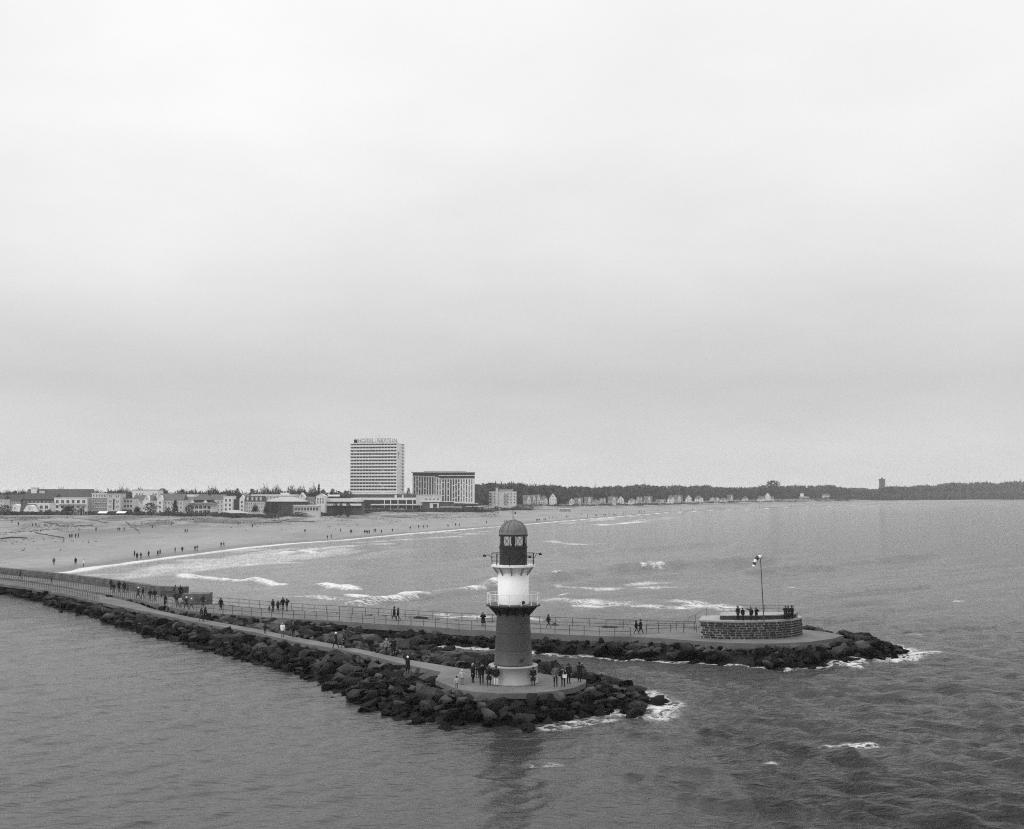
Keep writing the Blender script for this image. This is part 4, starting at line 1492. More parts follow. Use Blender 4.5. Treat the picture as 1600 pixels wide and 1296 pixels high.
h.block(393, 459, 775, depth=18, wall=M_WALLP, roof='flat', ry=773, roofm=M_WALLW, rows=1, cols=12, wz=(776, 780)).block(437, 449, 771, ybase=773.5, depth=6, wall=M_WALLW, roof='flat', dy=3, roofm=M_WALLW, over=.2)
h = House('glazed_hall', 'wide hall with pale sloping roof and dark glazed front', 'hall', 408, 476, 775)
h.block(413, 475, 784, depth=20, wall=M_WALLD, roof='hip', ry=776.8, rows=2, cols=16, win=(1.2, 2.4), roofm=M_ROOFP, wz=(785, 800), over=1.2, frame=M_WALLD)
h = House('turret_house', 'small house with sharp white gable right of the glazed hall', 'house', 465, 491, 790)
h.block(474, 490, 783, depth=9, wall=M_WALLP, roof='gx', ry=776.5, rows=2, cols=4, roofm=M_ROOFM, wz=(783, 797)).block(466.5, 477, 777.5, depth=6, wall=M_WALLP, roof='gy', ry=770.3, rows=1, cols=1, dy=-.5, wz=(773.5, 777), roofm=M_WALLW, over=.2)
h = House('shore_pavilion', 'low white pavilion with a row of windows before the glazed hall', 'pavilion', 458, 500, 735)
h.block(459, 499, 790.5, depth=7, wall=M_WALLP, roof='flat', rows=1, cols=8, win=(1.7, 2.2), roofm=M_WALLW, wz=(791, 800), over=.5)
h = House('pediment_villa', 'narrow white villa with triangular pediment beside the hotel podium', 'villa', 489, 508, 790)
h.block(494, 507.5, 776, depth=11, wall=M_WALLW, roof='gy', ry=772.2, rows=2, cols=3, win=(0.9, 1.8), wz=(777.5, 787.5), roofm=M_WALLP, over=.3).block(489, 494, 782, depth=8, wall=M_WALLP, roof='flat', dy=1.0, rows=2, cols=1, wz=(783, 795), roofm=M_WALLP)
h = House('layered_pavilion', 'white layered flat-roof pavilion in front of the high hotel tower', 'pavilion', 507, 566, 800)
h.block(508, 566, 787, depth=12, wall=M_WALLD, roof='flat', rows=1, cols=12, win=(2.2, 1.6), roofm=M_WALLD, wz=(788, 796), frame=M_WALLD)
for ya, yb in ((779.2, 784.2), (787.2, 790.4)):
    h.part('roof_band', M_WALLW, 507.5, 565, ya, yb, -2.5, -0.02 if ya > 785 else 12)
h.part('sign_board', M_WALLW, 512, 530, 773.2, 776.0, 2.0, 2.4)
h.part('sign_board_post', M_IRON, 514, 514.6, 776, 786, 2.1, 2.3)
h.part('sign_board_post', M_IRON, 527, 527.6, 776, 786, 2.1, 2.3)

# --- hotel tower
HD = 1050.0
RZ = R(11)
corner = W(619.5, HOR, HD)             # nearest corner
gz = tz(corner.x, HD) - 0.5
ht = thing('hotel_tower', (corner.x, HD, gz), -RZ)
tag(ht, 'white high-rise hotel tower with rows of balconies and rooftop letters', 'hotel', SEAF)
mpx = HD / FPX
wf = (619.5 - 545) * mpx / math.cos(RZ)
side_w = (632.5 - 619.5) * mpx / math.sin(RZ + R(5.6))
side_w = min(side_w, 24)
fl0 = W(0, 768.5, HD).z - gz            # underside of the balcony floors
fl_h = (768.5 - 697.5) * mpx / 14
top_z = fl0 + fl_h * 14
roof_z = W(0, 692.5, HD).z - gz
MB().box(-wf + .3, 0, 1.7, side_w, 0, roof_z - .5).build('core', M_WALLW, ht)
NB = 15
for k in range(15):
    z = fl0 + fl_h * k
    MB().box(-wf, -0.02, 0, 1.69, z - 0.18, z + 0.05).build('balcony_floor', M_WALLW, ht)
    MB().box(-wf, -0.02, -0.12, 0.0, z - 0.30, z + 1.05).build('balcony_parapet', M_WALLW, ht)
dme = MB().box(-0.09, 0.09, 0.05, 1.68, fl0 + 0.06, roof_z - .55).mesh('divider', M_WALLP)
for b in range(NB + 1):
    link('divider', dme, ht, (-wf + 0.1 + (wf - 0.3) * b / NB, 0, 0))
wme = MB().box(-1.35, 1.35, -0.05, 0.0, 0, 2.25).mesh('window', M_WGLASS)
for k in range(15):
    for b in range(NB):
        if random.random() < 0.04:
            continue
        link('window', wme, ht, (-wf + 0.1 + (wf - 0.3) * (b + 0.5) / NB + random.uniform(-.15, .15), 1.69, fl0 + fl_h * k + 0.12))
pil = MB().box(-0.01, 0.35, -0.15, side_w * 0.42, fl0 - .6, roof_z - .02).build('blank_pier', M_WALLW, ht)
MB().box(0.0, 0.34, side_w - 0.6, side_w, fl0 - .6, roof_z - .03).build('blank_pier', M_WALLW, ht)
swm = MB().box(0.001, 0.06, -2.0, 2.0, 0, 1.6).mesh('window', M_WGLASS)
for k in range(15):
    link('window', swm, ht, (0.0, side_w * 0.80, fl0 + fl_h * k + 0.9))
    MB().box(0.0, 0.33, side_w * .42 + .01, side_w - .61, fl0 + fl_h * k - .35, fl0 + fl_h * k + .75).build('parapet_panel', M_WALLW, ht)
MB().box(-wf - .2, .5, -.3, side_w + .2, roof_z - .5, roof_z).build('roof', M_WALLW, ht)
MB().box(-wf * .86, -wf * .1, 5, side_w - 5, roof_z, roof_z + 2.0).build('plant_room', M_WALLP, ht)
MB().box(-wf - 2.5, 1.2, -1.0, side_w, fl0 - 2.4, fl0 - .65).build('plinth_band', M_WALLW, ht)
MB().box(-wf - 14, 16, -.6, side_w + 4, 0, fl0 - 2.45).build('base_storey', M_WALLD, ht)
# emblem on the pier: ring on a stem
em = MB()
for t0 in range(14):
    a0_, a1_ = 2 * math.pi * t0 / 14, 2 * math.pi * (t0 + 1) / 14
    em.tube([(0.42, side_w * .2 + 1.0 * math.cos(a0_), roof_z - 9.3 + 1.1 * math.sin(a0_)), (0.42, side_w * .2 + 1.0 * math.cos(a1_), roof_z - 9.3 + 1.1 * math.sin(a1_))], 0.22, 4)
em.box(0.36, 0.5, side_w * .2 - .45, side_w * .2 + .45, roof_z - 14.2, roof_z - 10.5)
em.build('emblem', M_IRON, ht)
# rooftop letters on their scaffold
M_LETTER = mat('sign_letter', 0.16, 0.6)
lx_ = -wf + 7.2
for ch in 'HOTEL NEPTUN':
    if ch == ' ':
        lx_ += 2.2
        continue
    fc_ = bpy.data.curves.new('letter', 'FONT')
    fc_.body = ch
    fc_.size = 4.6
    fc_.extrude = 0.12
    tmp = bpy.data.objects.new('letter', fc_)
    col.objects.link(tmp)
    bpy.context.view_layer.update()
    lme = bpy.data.meshes.new_from_object(tmp.evaluated_get(bpy.context.evaluated_depsgraph_get()))
    bpy.data.objects.remove(tmp)
    lme.materials.clear()
    lme.materials.append(M_LETTER)
    xs = [v.co.x for v in lme.vertices]
    so = link('letter', lme, ht, (lx_ - min(xs), 0.6, roof_z + 0.9))
    so.rotation_euler = (R(90), 0, 0)
    lx_ += max(xs) - min(xs) + 0.75
scf = MB()
for k in range(12):
    x = -wf + 4 + k * 3.3
    scf.tube([(x, 1.0, roof_z), (x, 1.0, roof_z + 4.2)], 0.06, 4).tube([(x, 1.0, roof_z + 3.5), (x, 3.0, roof_z)], 0.05, 4)
scf.tube([(-wf + 4, 1.0, roof_z + .8), (-wf + 40, 1.0, roof_z + .8)], .06, 4).tube([(-wf + 4, 1.0, roof_z + 4.2), (-wf + 40, 1.0, roof_z + 4.2)], .06, 4)
scf.build('sign_scaffold', M_RAIL, ht)
MB().box(-wf + 3.2, -wf + 6.4, .5, .9, roof_z + .3, roof_z + 3.6).build('logo_board', M_IRON, ht)
for x, hh in ((-wf + 13.5, 6.5), (-wf + 25, 8.0)):
    MB().tube([(x, 6, roof_z + 1.9), (x + (1.0 if hh > 7 else 0), 6, roof_z + hh)], 0.09, 5).build('antenna', M_IRON, ht)

# --- hotel podium (long white bands on columns)
h = House('hotel_podium', 'long low hotel podium with white roof bands on slim columns', 'building', 520, 676, 990)
h.block(560, 676, 788.5, depth=30, wall=M_WALLD, roof='flat', roofm=M_WALLD, over=.05, dy=3)
windows(h.root, h.lx(562), h.lx(674), h.lz(798), h.lz(782), 2, 26, 2.1, 2.6, 2.93, M_WALLD)
h.block(560, 674, 781, ybase=788, depth=24, wall=M_WALLD, roof='flat', roofm=M_WALLD, over=.02, dy=3.3)
h.part('roof_band', M_WALLW, 548, 676, 778.3, 781.6, -0.5, 30)
h.part('canopy_band', M_WALLW, 580, 660, 787.8, 789.6, -3.0, 2.6)
for xc in (601, 610.5, 622, 635, 645, 657):
    h.part('column', M_WALLW, xc - .55, xc + .55, 781.7, 800, -0.5, 0.2)
h.part('rooftop_vent', M_WALLP, 615.5, 618.5, 773.8, 778, 6, 8)
h.part('rooftop_vent', M_WALLP, 627, 629.2, 773.8, 778, 6, 8)
h = House('link_building', 'white stepped link building between the podium and the grid-front hotel', 'building', 648, 700, 960)
h.block(650, 688, 774, ybase=790, depth=14, wall=M_WALLP, roof='flat', rows=1, cols=6, win=(1.5, 1.2), roofm=M_WALLW, wz=(778, 782.5), over=.2, skip=((0, 0), (0, 1))).block(660, 708, 784.5, depth=12, wall=M_WALLD, roof='flat', dy=-1.0, roofm=M_WALLW, over=1.0)
h.part('entrance_box', M_WALLW, 672, 686, 786.5, 794, -3.0, -1.1)
h.part('entrance_door', M_GLASS, 677, 683.5, 787.5, 793.5, -3.08, -3.005)
h.part('roof_band', M_WALLW, 687, 722, 792, 793, -2.5, 0)

# --- second hotel with a white grid facade
h = House('grid_hotel', 'white hotel with vertical dark window strips and dark curved roof edge', 'hotel', 644, 741, 1080)
mp = 1080 / FPX
pts = [(644.5, 0.0), (678, -1.0), (690, -3.5), (741, -5.0)]
zt = [743.5, 744.5, 748, 748]


def gh(px):
    return np.interp(px, [p[0] for p in pts], [p[1] for p in pts])


for i in range(3):
    xa, xb = h.lx(pts[i][0]), h.lx(pts[i + 1][0])
    ya, yb = pts[i][1], pts[i + 1][1]
    za, zb_ = h.lz(zt[i]), h.lz(zt[i + 1])
    MB().add([(xa, ya, 0), (xb, yb, 0), (xb, 16, 0), (xa, 16, 0), (xa, ya, za), (xb, yb, zb_), (xb, 16, zb_), (xa, 16, za)],
             [(3, 2, 1, 0), (4, 5, 6, 7), (0, 1, 5, 4), (1, 2, 6, 5), (2, 3, 7, 6), (3, 0, 4, 7)]).build('wall', M_WALLW, h.root)
    z0a, z0b = za + .01, zb_ + .01
    zr = h.lz(739)
    MB().add([(xa, ya + .6, z0a), (xb, yb + .6, z0b), (xb, 15.5, z0b), (xa, 15.5, z0a), (xa, ya + .6, zr), (xb, yb + .6, zr), (xb, 15.5, zr), (xa, 15.5, zr)],
             [(3, 2, 1, 0), (4, 5, 6, 7), (0, 1, 5, 4), (1, 2, 6, 5), (2, 3, 7, 6), (3, 0, 4, 7)]).build('roof_storey', M_ROOFD, h.root)
MB().box(h.lx(643), h.lx(742), -5.4, 16.4, h.lz(739) + .01, h.lz(738)).build('roof', M_ROOFP, h.root)
MB().box(h.lx(686), h.lx(744), -5.9, -4.2, h.lz(743.9), h.lz(743)).build('roof_fin', M_WALLW, h.root)
MB().box(h.lx(662), h.lx(728), 3, 9, h.lz(738) + .01, h.lz(736.2)).build('plant_room', M_ROOFP, h.root)
ncol = 23
for c in range(ncol):
    px = 645.6 + (739.5 - 645.6) * (c + 0.5) / ncol
    yy = gh(px)
    ztop = h.lz(np.interp(px, [p[0] for p in pts], zt)) - 0.8
    zbot = h.lz(784)
    strip = c in (3, 5, 6, 7, 12, 14)
    z = ztop - (0 if c % 3 == 0 else (2.4 if c % 3 == 1 else 1.2)) * (0 if strip else 1)
    seg_h = (ztop - zbot) if strip else 5.3
    if not strip and z < ztop:
        z = ztop
        first = 2.6 if c % 2 else 4.4
    else:
        first = seg_h
    n = 0
    while z - 1.0 > zbot:
        hh = min(first if n == 0 else seg_h, z - zbot)
        wdt = 1.45 if c < 18 else 0.85
        MB().box(-wdt / 2, wdt / 2, -.06, .0, 0, hh).build('window', M_WGLASS, h.root, loc=(h.lx(px), yy - .012, z - hh))
        z -= hh + 0.75
        n += 1
# low front building of the grid hotel
h = House('terrace_pavilion', 'dark low terrace building with thin white roof edges before the grid-front hotel', 'pavilion', 700, 752, 985)
h.block(706, 746, 787.5, depth=14, wall=M_WALLD, roof='flat', rows=1, cols=9, win=(2.2, 1.8), roofm=M_WALLD, wz=(788, 793), frame=M_WALLD)
h.part('roof_band', M_WALLW, 726, 747, 786.3, 787.1, -2.0, -.1)
h.part('roof_band', M_WALLW, 728, 738, 791.6, 792.3, -3.5, -.1)
h.part('roof_band', M_WALLW, 740, 753, 791.2, 791.9, -3.5, -.1)

# --- apartment block at the edge of the wood
h = House('apartment_block', 'four-storey pale apartment block with central stair tower by the wood', 'building', 764, 807, 1090)
h.block(764, 807, 768.8, depth=13, wall=M_WALLP, roof='flat', rows=4, cols=8, win=(1.3, 1.5), roofm=M_WALLP, wz=(769.5, 788), over=.15, skip=[(r_, 3) for r_ in range(4)] + [(r_, 0) for r_ in range(4)])
h.block(774.5, 778, 763, depth=6, wall=M_WALLP, roof='flat', dy=-1.0, over=.1, roofm=M_WALLP)
h.block(778, 802, 765.2, ybase=768.5, depth=9, wall=M_WALLG, roof='flat', dy=2.5, roofm=M_WALLG)
for k in range(4):
    yy = 772.5 + 4.6 * k
    h.part('balcony', M_WALLG, 764, 768.5, yy, yy + 2.0, -1.6, -.03)
    h.part('balcony', M_WALLG, 788, 792, yy, yy + 2.0, -1.4, -.03)
    h.part('balcony_door', M_WGLASS, 764.6, 768, yy - 2.4, yy, -.06, -.005)

# --- villas towards the right
ORD = ['first', 'second', 'third', 'fourth', 'fifth', 'sixth', 'seventh', 'eighth', 'ninth', 'tenth', 'eleventh', 'twelfth', 'thirteenth', 'fourteenth', 'fifteenth', 'sixteenth', 'seventeenth',
       'eighteenth', 'nineteenth', 'twentieth', 'twenty-first', 'twenty-second', 'twenty-third', 'twenty-fourth']
villas = [(825, 15, 773, 0), (838, 13, 770.5, 1), (850, 11, 771.5, 2), (864, 11, 770, 3), (893.5, 7, 777, 3), (904, 13, 775.5, 0), (920, 12, 776, 0), (931, 9, 777.5, 2), (942, 9, 776, 1),
          (958, 14, 775.5, 0), (970.5, 9, 774, 3), (988, 10, 776, 2), (999.5, 8, 775, 1), (1013, 12, 773, 0), (1033, 15, 778, 0), (1049, 9, 773, 2), (1060, 13, 771.5, 0), (1076.5, 8, 772, 3),
          (1093, 12, 774, 2), (1117, 14, 775, 1), (1131, 8, 775, 2), (1142, 8, 772.5, 0), (1165, 8, 773, 2), (1190, 10, 774, 2)]
for i, (xc, w_, ytop, kind) in enumerate(villas):
    ytop += (2.6, 1.8, 3.0, 1.5)[kind] if i % 3 else 0.8
    Dv = np.interp(xc, [820, 900, 1000, 1100, 1200], [1240, 1330, 1450, 1680, 1900])
    adj = ['grey-walled villa with long dark roof', 'pale villa with side wing and twin gables', 'white house with steep roof', 'white villa with tall pointed front gable'][kind]
    h = House('seaside_villa', f'{adj}, {ORD[i]} villa right of the stair-tower apartment block', 'villa', xc - w_ / 2, xc + w_ / 2, Dv, 'villas in front of the wood')
    yb = np.interp(xc, [820, 1000, 1200], [789.5, 787, 785])
    ye = ytop + (yb - ytop) * 0.42
    if kind == 0:
        h.block(xc - w_ / 2, xc + w_ / 2, ye, depth=11, wall=M_WALLG, roof='gx', ry=ytop, rows=2, cols=4, roofm=M_ROOFM, wz=(ye, yb - 1)).block(xc - w_ * .1, xc + w_ * .28, ye - .8, depth=5, wall=M_WALLP, roof='gy', ry=ytop - .5, dy=-1.5, rows=2, cols=2, roofm=M_ROOFM, wz=(ye, yb - 1))
    elif kind == 1:
        h.block(xc - w_ / 2, xc + w_ / 2, ye, depth=10, wall=M_WALLP, roof='gx', ry=ytop + 1, roofm=M_ROOFM, rows=2, cols=3, wz=(ye, yb - 1))
        for sx in (-.27, .27):
            h.block(xc + w_ * (sx - .2), xc + w_ * (sx + .2), ye, depth=5, wall=M_WALLP, roof='gy', ry=ytop, dy=-1.5, rows=2, cols=2, roofm=M_ROOFM, wz=(ye, yb - 1), over=.25)
    elif kind == 2:
        h.block(xc - w_ / 2, xc + w_ / 2, ye, depth=10, wall=M_WALLW, roof='hip', ry=ytop, roofm=M_ROOFM, rows=2, cols=4, wz=(ye, yb - 1)).block(xc + w_ * .1, xc + w_ * .4, ye - 1.2, depth=3, wall=M_WALLW, roof='flat', dy=-1.2, roofm=M_ROOFP, rows=2, cols=1, wz=(ye, yb - 1))
    else:
        h.block(xc - w_ / 2, xc + w_ / 2, ye + .3, depth=10, wall=M_WALLW, roof='gy', ry=ytop, roofm=M_ROOFM, rows=2, cols=3, wz=(ye, yb - 1), over=.3)
        windows(h.root, h.lx(xc - 2), h.lx(xc + 2), h.lz(ye), h.lz(ytop + 2.5), 1, 1, 1.2, 1.4, -.012)
h = House('seaside_villa', 'bright white villa with pointed gable under the big round tree', 'villa', 1193, 1206, 1950)
h.block(1186, 1209, 779, depth=9, wall=M_WALLP, roof='gx', ry=776, roofm=M_ROOFM, rows=2, cols=6, wz=(779, 784)).block(1196, 1203.5, 776, depth=6, wall=M_WALLW, roof='gy', ry=770.5, dy=-1.5, rows=3, cols=2, roofm=M_ROOFP, wz=(775, 783), over=.2)
h = House('modern_house', 'white open-framed modern house right of the big round tree', 'house', 1251, 1264, 2100)
h.block(1252, 1263, 777.5, depth=10, wall=M_WALLG, roof='flat', ry=776.5, roofm=M_WALLW, rows=2, cols=3, win=(2.6, 2.0), wz=(778, 784), over=1.4)
h.block(1252, 1256, 771.5, ybase=776, depth=6, wall=M_WALLW, roof='flat', roofm=M_WALLW, dy=2)
h = House('lodge', 'small pale lodge among the trees left of the far tower', 'house', 1286, 1296, 2250)
h.block(1286, 1296, 774.5, depth=8, wall=M_WALLP, roof='gx', ry=772.3, roofm=M_ROOFM, rows=1, cols=3, wz=(775, 779))
h = House('lodge', 'white flat-roofed lodge at the wood edge below the far tower', 'house', 1344, 1357, 2350)
h.block(1344, 1357, 778.2, depth=9, wall=M_WALLP, roof='flat', ry=777.2, roofm=M_WALLW, rows=1, cols=4, wz=(778.3, 781), over=.8)

# far tower above the wood
TD = 2750.0
tb = W(1378.5, 766, TD)
tw = thing('water_tower', (tb.x, TD, tz(tb.x, TD) - 1))
tag(tw, 'dark square water tower standing above the far wood', 'tower')
z1, z2, z3, z4 = [W(0, y, TD).z - tw.location.z for y in (754, 751.2, 749, 745.5)]
MB().box(-5.6, 5.6, -5.6, 5.6, 0, z1).build('shaft', M_ROOFM, tw)
MB().box(-6.1, 6.1, -6.1, 6.1, z1, z1 + .8).build('string_course', M_WALLG, tw)
MB().box(-5.7, 5.7, -5.7, 5.7, z1 + .8, z2).build('head_storey', M_ROOFM, tw)
for sx in (-1, 1):
    for sy in (-1, 1):
        MB().box(sx * 4.6 - 1.1, sx * 4.6 + 1.1, sy * 4.6 - 1.1, sy * 4.6 + 1.1, z2, z3 + .4).build('corner_turret', M_ROOFD, tw)
MB().add([(-4.2, -4.2, z2), (4.2, -4.2, z2), (4.2, 4.2, z2), (-4.2, 4.2, z2), (0, 0, z4)], [(0, 1, 4), (1, 2, 4), (2, 3, 4), (3, 0, 4), (3, 2, 1, 0)]).build('roof', M_ROOFD, tw)
for k in range(3):
    MB().box(-4.4 + k * 3.6, -2.8 + k * 3.6, -5.76, -5.71, z1 + 1.4, z2 - .5).build('window', M_WGLASS, tw)

# kiosk on the beach
kp = on_land(883, 799.5)
kd = kp.y
kio = thing('beach_kiosk', (kp.x, kd, kp.z))
tag(kio, 'long low white kiosk standing alone on the beach', 'kiosk')
MB().box(-5, 5, 0, 4, -.4, 2.1).build('wall', M_WALLP, kio)
MB().box(-5.5, 5.3, -.6, 4.4, 2.11, 2.7).build('roof', M_WALLW, kio)
for x in (-4, -1.2, 1.2, 3.4):
    MB().box(x - .8, x + .8, -.06, -.004, .5, 1.8).build('shutter', M_WALLG, kio)
MB().box(-5, 5, -2.5, -.1, -.4, .25).build('deck', M_TIMBER, kio)

# flagpoles in front of the white hotel
for i, (px, t_) in enumerate([(115.5, 789), (121.5, 790.5), (124.5, 789), (129, 791), (131.5, 790), (136, 787)]):
    b_ = on_land(px, 808.5)
    t2 = W(px, t_, b_.y)
    fp = thing('flagpole', b_)
    tag(fp, f'slim white flagpole, {ORD[i]} from the left before the white hotel', 'flagpole', 'flagpoles before the white hotel')
    MB().tube([(0, 0, -.3), (0, 0, t2.z - b_.z)], [0.11, 0.07], 6).build('pole', M_WALLP, fp)
    MB().lathe([(0.02, 0), (0.14, .1), (0.02, .22)], 8).build('finial', M_WALLP, fp, loc=(0, 0, t2.z - b_.z))
# white awnings before the tower house
for px0, px1, lab in ((152, 166, 'narrow white awning before the grey many-windowed house'), (181, 195, 'wide white awning before the tower house')):
    b_ = on_land((px0 + px1) / 2, 807.5)
    w_ = (px1 - px0) / FPX * b_.y
    aw = thing('awning', b_)
    tag(aw, lab, 'awning')
    MB().add([(-w_ / 2, 0, 2.0), (w_ / 2, 0, 2.0), (w_ / 2, 3, 3.0), (-w_ / 2, 3, 3.0), (-w_ / 2, 0, 1.85), (w_ / 2, 0, 1.85), (w_ / 2, 3, 2.85), (-w_ / 2, 3, 2.85)],
             [(0, 1, 2, 3), (7, 6, 5, 4), (0, 4, 5, 1), (1, 5, 6, 2), (2, 6, 7, 3), (3, 7, 4, 0)]).build('canvas', M_WALLW, aw)
    for x in (-w_ / 2 + .1, w_ / 2 - .1):
        MB().tube([(x, .1, -.3), (x, .1, 1.9)], .05, 5).build('post', M_IRON, aw)

# dune fences and a wrack line
for i, (pts_, hh, lab) in enumerate([
    ([(0, 843), (20, 841), (42, 842)], 0.7, 'brushwood dune fence at the left edge below the villa'),
    ([(55, 833), (80, 838), (100, 841), (98, 848)], 0.6, 'brushwood dune fence bending towards the waterline'),
    ([(68, 817), (82, 819), (92, 822)], 0.7, 'short dune fence below the curved-gable villa'),
    ([(92, 823), (118, 823), (145, 821)], 0.5, 'long thin dune fence below the white hotel'),
    ([(196, 818), (204, 822), (211, 827), (217, 831)], 0.7, 'diagonal dark dune fence leading down to the beach'),
    ([(140, 812), (156, 816), (168, 818)], 0.5, 'dune fence below the grey many-windowed house'),
    ([(425, 814), (455, 816), (492, 816)], 0.7, 'long dune fence below the glazed hall'),
    ([(390, 818), (410, 818), (440, 816)], 0.6, 'dune fence below the mansard house'),
    ([(595, 808), (620, 809), (646, 810)], 0.6, 'dune fence below the hotel podium')]):
    B_ = [on_land(x, y) for x, y in pts_]
    o0 = B_[0]
    df_ = thing('dune_fence', o0)
    tag(df_, lab, 'fence', 'dune fences')
    for a, b in zip(B_[:-1], B_[1:]):
        n = max(2, int((b - a).length / 2.2))
        for k in range(n):
            u = a.lerp(b, k / n)
            v = a.lerp(b, (k + 1) / n)
            u = Vector((u.x, u.y, tz(u.x, u.y))) - o0
            v = Vector((v.x, v.y, tz(v.x, v.y))) - o0
            e = 0.07
            MB().add([u - Vector((0, 0, .1)), v - Vector((0, 0, .1)), v + Vector((0, 0, hh * .7)), u + Vector((0, 0, hh * random.uniform(.3, .8))),
                      u + Vector((0, e, -.1)), v + Vector((0, e, -.1)), v + Vector((0, e, hh * .6)), u + Vector((0, e, hh * .5))],
                     [(0, 1, 2, 3), (7, 6, 5, 4), (3, 2, 6, 7), (0, 3, 7, 4), (1, 5, 6, 2)]).build('brush_panel', M_TIMBER, df_)

# ------------------------------------------------------------------ trees
def tri_cloud(C, U, Vv):
    """triangles centred at C with edge vectors U, Vv"""
    n = len(C)
    V_ = np.empty((n, 3, 3), np.float32)
    V_[:, 0] = C - U * 0.5
    V_[:, 1] = C + U * 0.5
    V_[:, 2] = C + Vv
    return V_.reshape(-1, 3), np.arange(n * 3).reshape(n, 3)


def crown_bare(rng, n, h, w):
    """bare winter crown: fine twigs fanning out from the limbs"""
    t = rng.uniform(0, 1, n) ** 0.6
    az = rng.uniform(0, 2 * math.pi, n)
    el = np.arcsin(rng.uniform(-0.15, 1.0, n))
    lump = 0.8 + 0.2 * np.sin(3 * az + 1.3) * np.cos(2 * el) + rng.normal(0, .06, n)
    d = np.stack([np.cos(az) * np.cos(el), np.sin(az) * np.cos(el), np.sin(el)], 1)
    C = d * (t * lump)[:, None] * np.array([w / 2, w / 2, h * 0.68]) + np.array([0, 0, h * 0.32])
    dirv = d + rng.normal(0, .35, (n, 3)) + np.array([0, 0, .35])
    dirv /= np.linalg.norm(dirv, axis=1)[:, None]
    ln = rng.uniform(0.06, 0.16, n) * h
    sidev = np.cross(dirv, rng.normal(size=(n, 3)))
    sidev /= np.linalg.norm(sidev, axis=1)[:, None]
    return tri_cloud(C, sidev * (rng.uniform(.018, .036, n) * h)[:, None], dirv * ln[:, None])


def crown_leafy(rng, n, h, w, z0=0.12, cone=False, size=0.09):
    az = rng.uniform(0, 2 * math.pi, n)
    zz = rng.uniform(0, 1, n)
    if cone:
        prof = (1 - zz) ** 0.8 * (0.75 + 0.25 * np.abs(np.sin(zz * 19)))
    else:
        prof = np.sqrt(np.clip(1 - (2 * zz - 1) ** 2, 0, 1)) * (0.85 + .15 * np.sin(3 * az + 5 * zz))
    r_ = np.sqrt(rng.uniform(0.25, 1, n)) * prof
    C = np.stack([np.cos(az) * r_ * w / 2, np.sin(az) * r_ * w / 2, h * z0 + zz * h * (1 - z0)], 1)
    U = rng.normal(size=(n, 3)) * size * h * 0.6
    V_ = rng.normal(size=(n, 3)) * size * h * 0.6
    return tri_cloud(C, U, V_)


def trunk_mesh(rng, h, limbs=7):
    mb = MB()
    mb.tube([(0, 0, -.5), (0.02 * h, 0, .25 * h), (0, 0.01 * h, .6 * h)], [.028 * h, .02 * h, .008 * h], 6)
    for k in range(limbs):
        a = k * 2.4
        z = h * rng.uniform(.22, .45)
        ln = h * rng.uniform(.25, .42)
        mb.tube([(0, 0, z), (math.cos(a) * ln * .5, math.sin(a) * ln * .5, z + ln * .55), (math.cos(a) * ln * .8, math.sin(a) * ln * .8, z + ln)], [.011 * h, .007 * h, .003 * h], 4, False)
    return mb


TREE = {}
for kind, nv in (('bare', 4), ('round', 2), ('conifer', 2), ('pine', 1)):
    for v in range(nv):
        rng = np.random.default_rng(900 + len(TREE))
        hh = 10.0
        if kind == 'bare':
            cv = crown_bare(rng, 1500, hh, hh * rng.uniform(.85, 1.1))
        elif kind == 'round':
            cv = crown_leafy(rng, 520, hh, hh * 1.0, 0.1)
        elif kind == 'conifer':
            cv = crown_leafy(rng, 480, hh, hh * .5, 0.08, True)
        else:
            cv = crown_leafy(rng, 380, hh, hh * .62, 0.42, False, .07)
        TREE[(kind, v)] = (mesh_np('crown', cv[0], cv[1], M_TWIG if kind == 'bare' else M_LEAF, smooth=False), trunk_mesh(rng, hh).mesh('trunk', M_BARK), cv)


def tree(kind, v, px, ytop, D, wpx, label, name='bare_tree', group='trees behind the seafront'):
    b = W(px, HOR, D)
    g = tz(b.x, D)
    zt_ = W(px, ytop, D).z
    hgt = zt_ - g
    root = thing(name, (b.x, D, g), random.uniform(0, 6.28))
    tag(root, label, 'tree', group)
    s = hgt / 10.0
    cr, tr, _ = TREE[(kind, v)]
    sx = (wpx / FPX * D) / (10.0 * {'bare': 1.0, 'round': 1.0, 'conifer': .5, 'pine': .62}[kind])
    for nm, me in (('crown', cr), ('trunk', tr)):
        o = link(nm, me, root)
        o.scale = (sx, sx, s)
    return root


bare_list = [(12, 765, 17, 'above the small row house at the left edge'), (34, 762.5, 17, 'left of the white dormer on the long dark roof'), (66, 765, 14, 'just right of the white dormer on the long dark roof'), (96, 761, 20, 'over the left half of the white hotel'),
             (118, 763, 20, 'over the right half of the white hotel'), (150, 763, 22, 'over the grey many-windowed house'), (190, 760.5, 20, 'right above the pale tower house'), (199, 763, 14, 'between the tower house and the white box building'),
             (218, 761, 16, 'over the left end of the white box building'), (290, 764, 16, 'over the white flat roof slab'), (304, 763.5, 16, 'over the left end of the bell roof'),
             (332, 759.8, 28, 'wide, over the right end of the bell roof'), (355, 763, 18, 'spiky, over the pale corner block'), (402, 765, 18, 'over the mansard house'),
             (415, 759.5, 22, 'over the left end of the flat complex'), (432, 759, 20, 'over the small roof box of the flat complex'), (455, 757.5, 20, 'tall, over the right end of the flat complex'), (470, 757, 18, 'tall, above the sharp white gable'),
             (489, 758.5, 18, 'pale, left of the pointed conifer'), (520, 765.5, 14, 'low, left of the high hotel tower')]
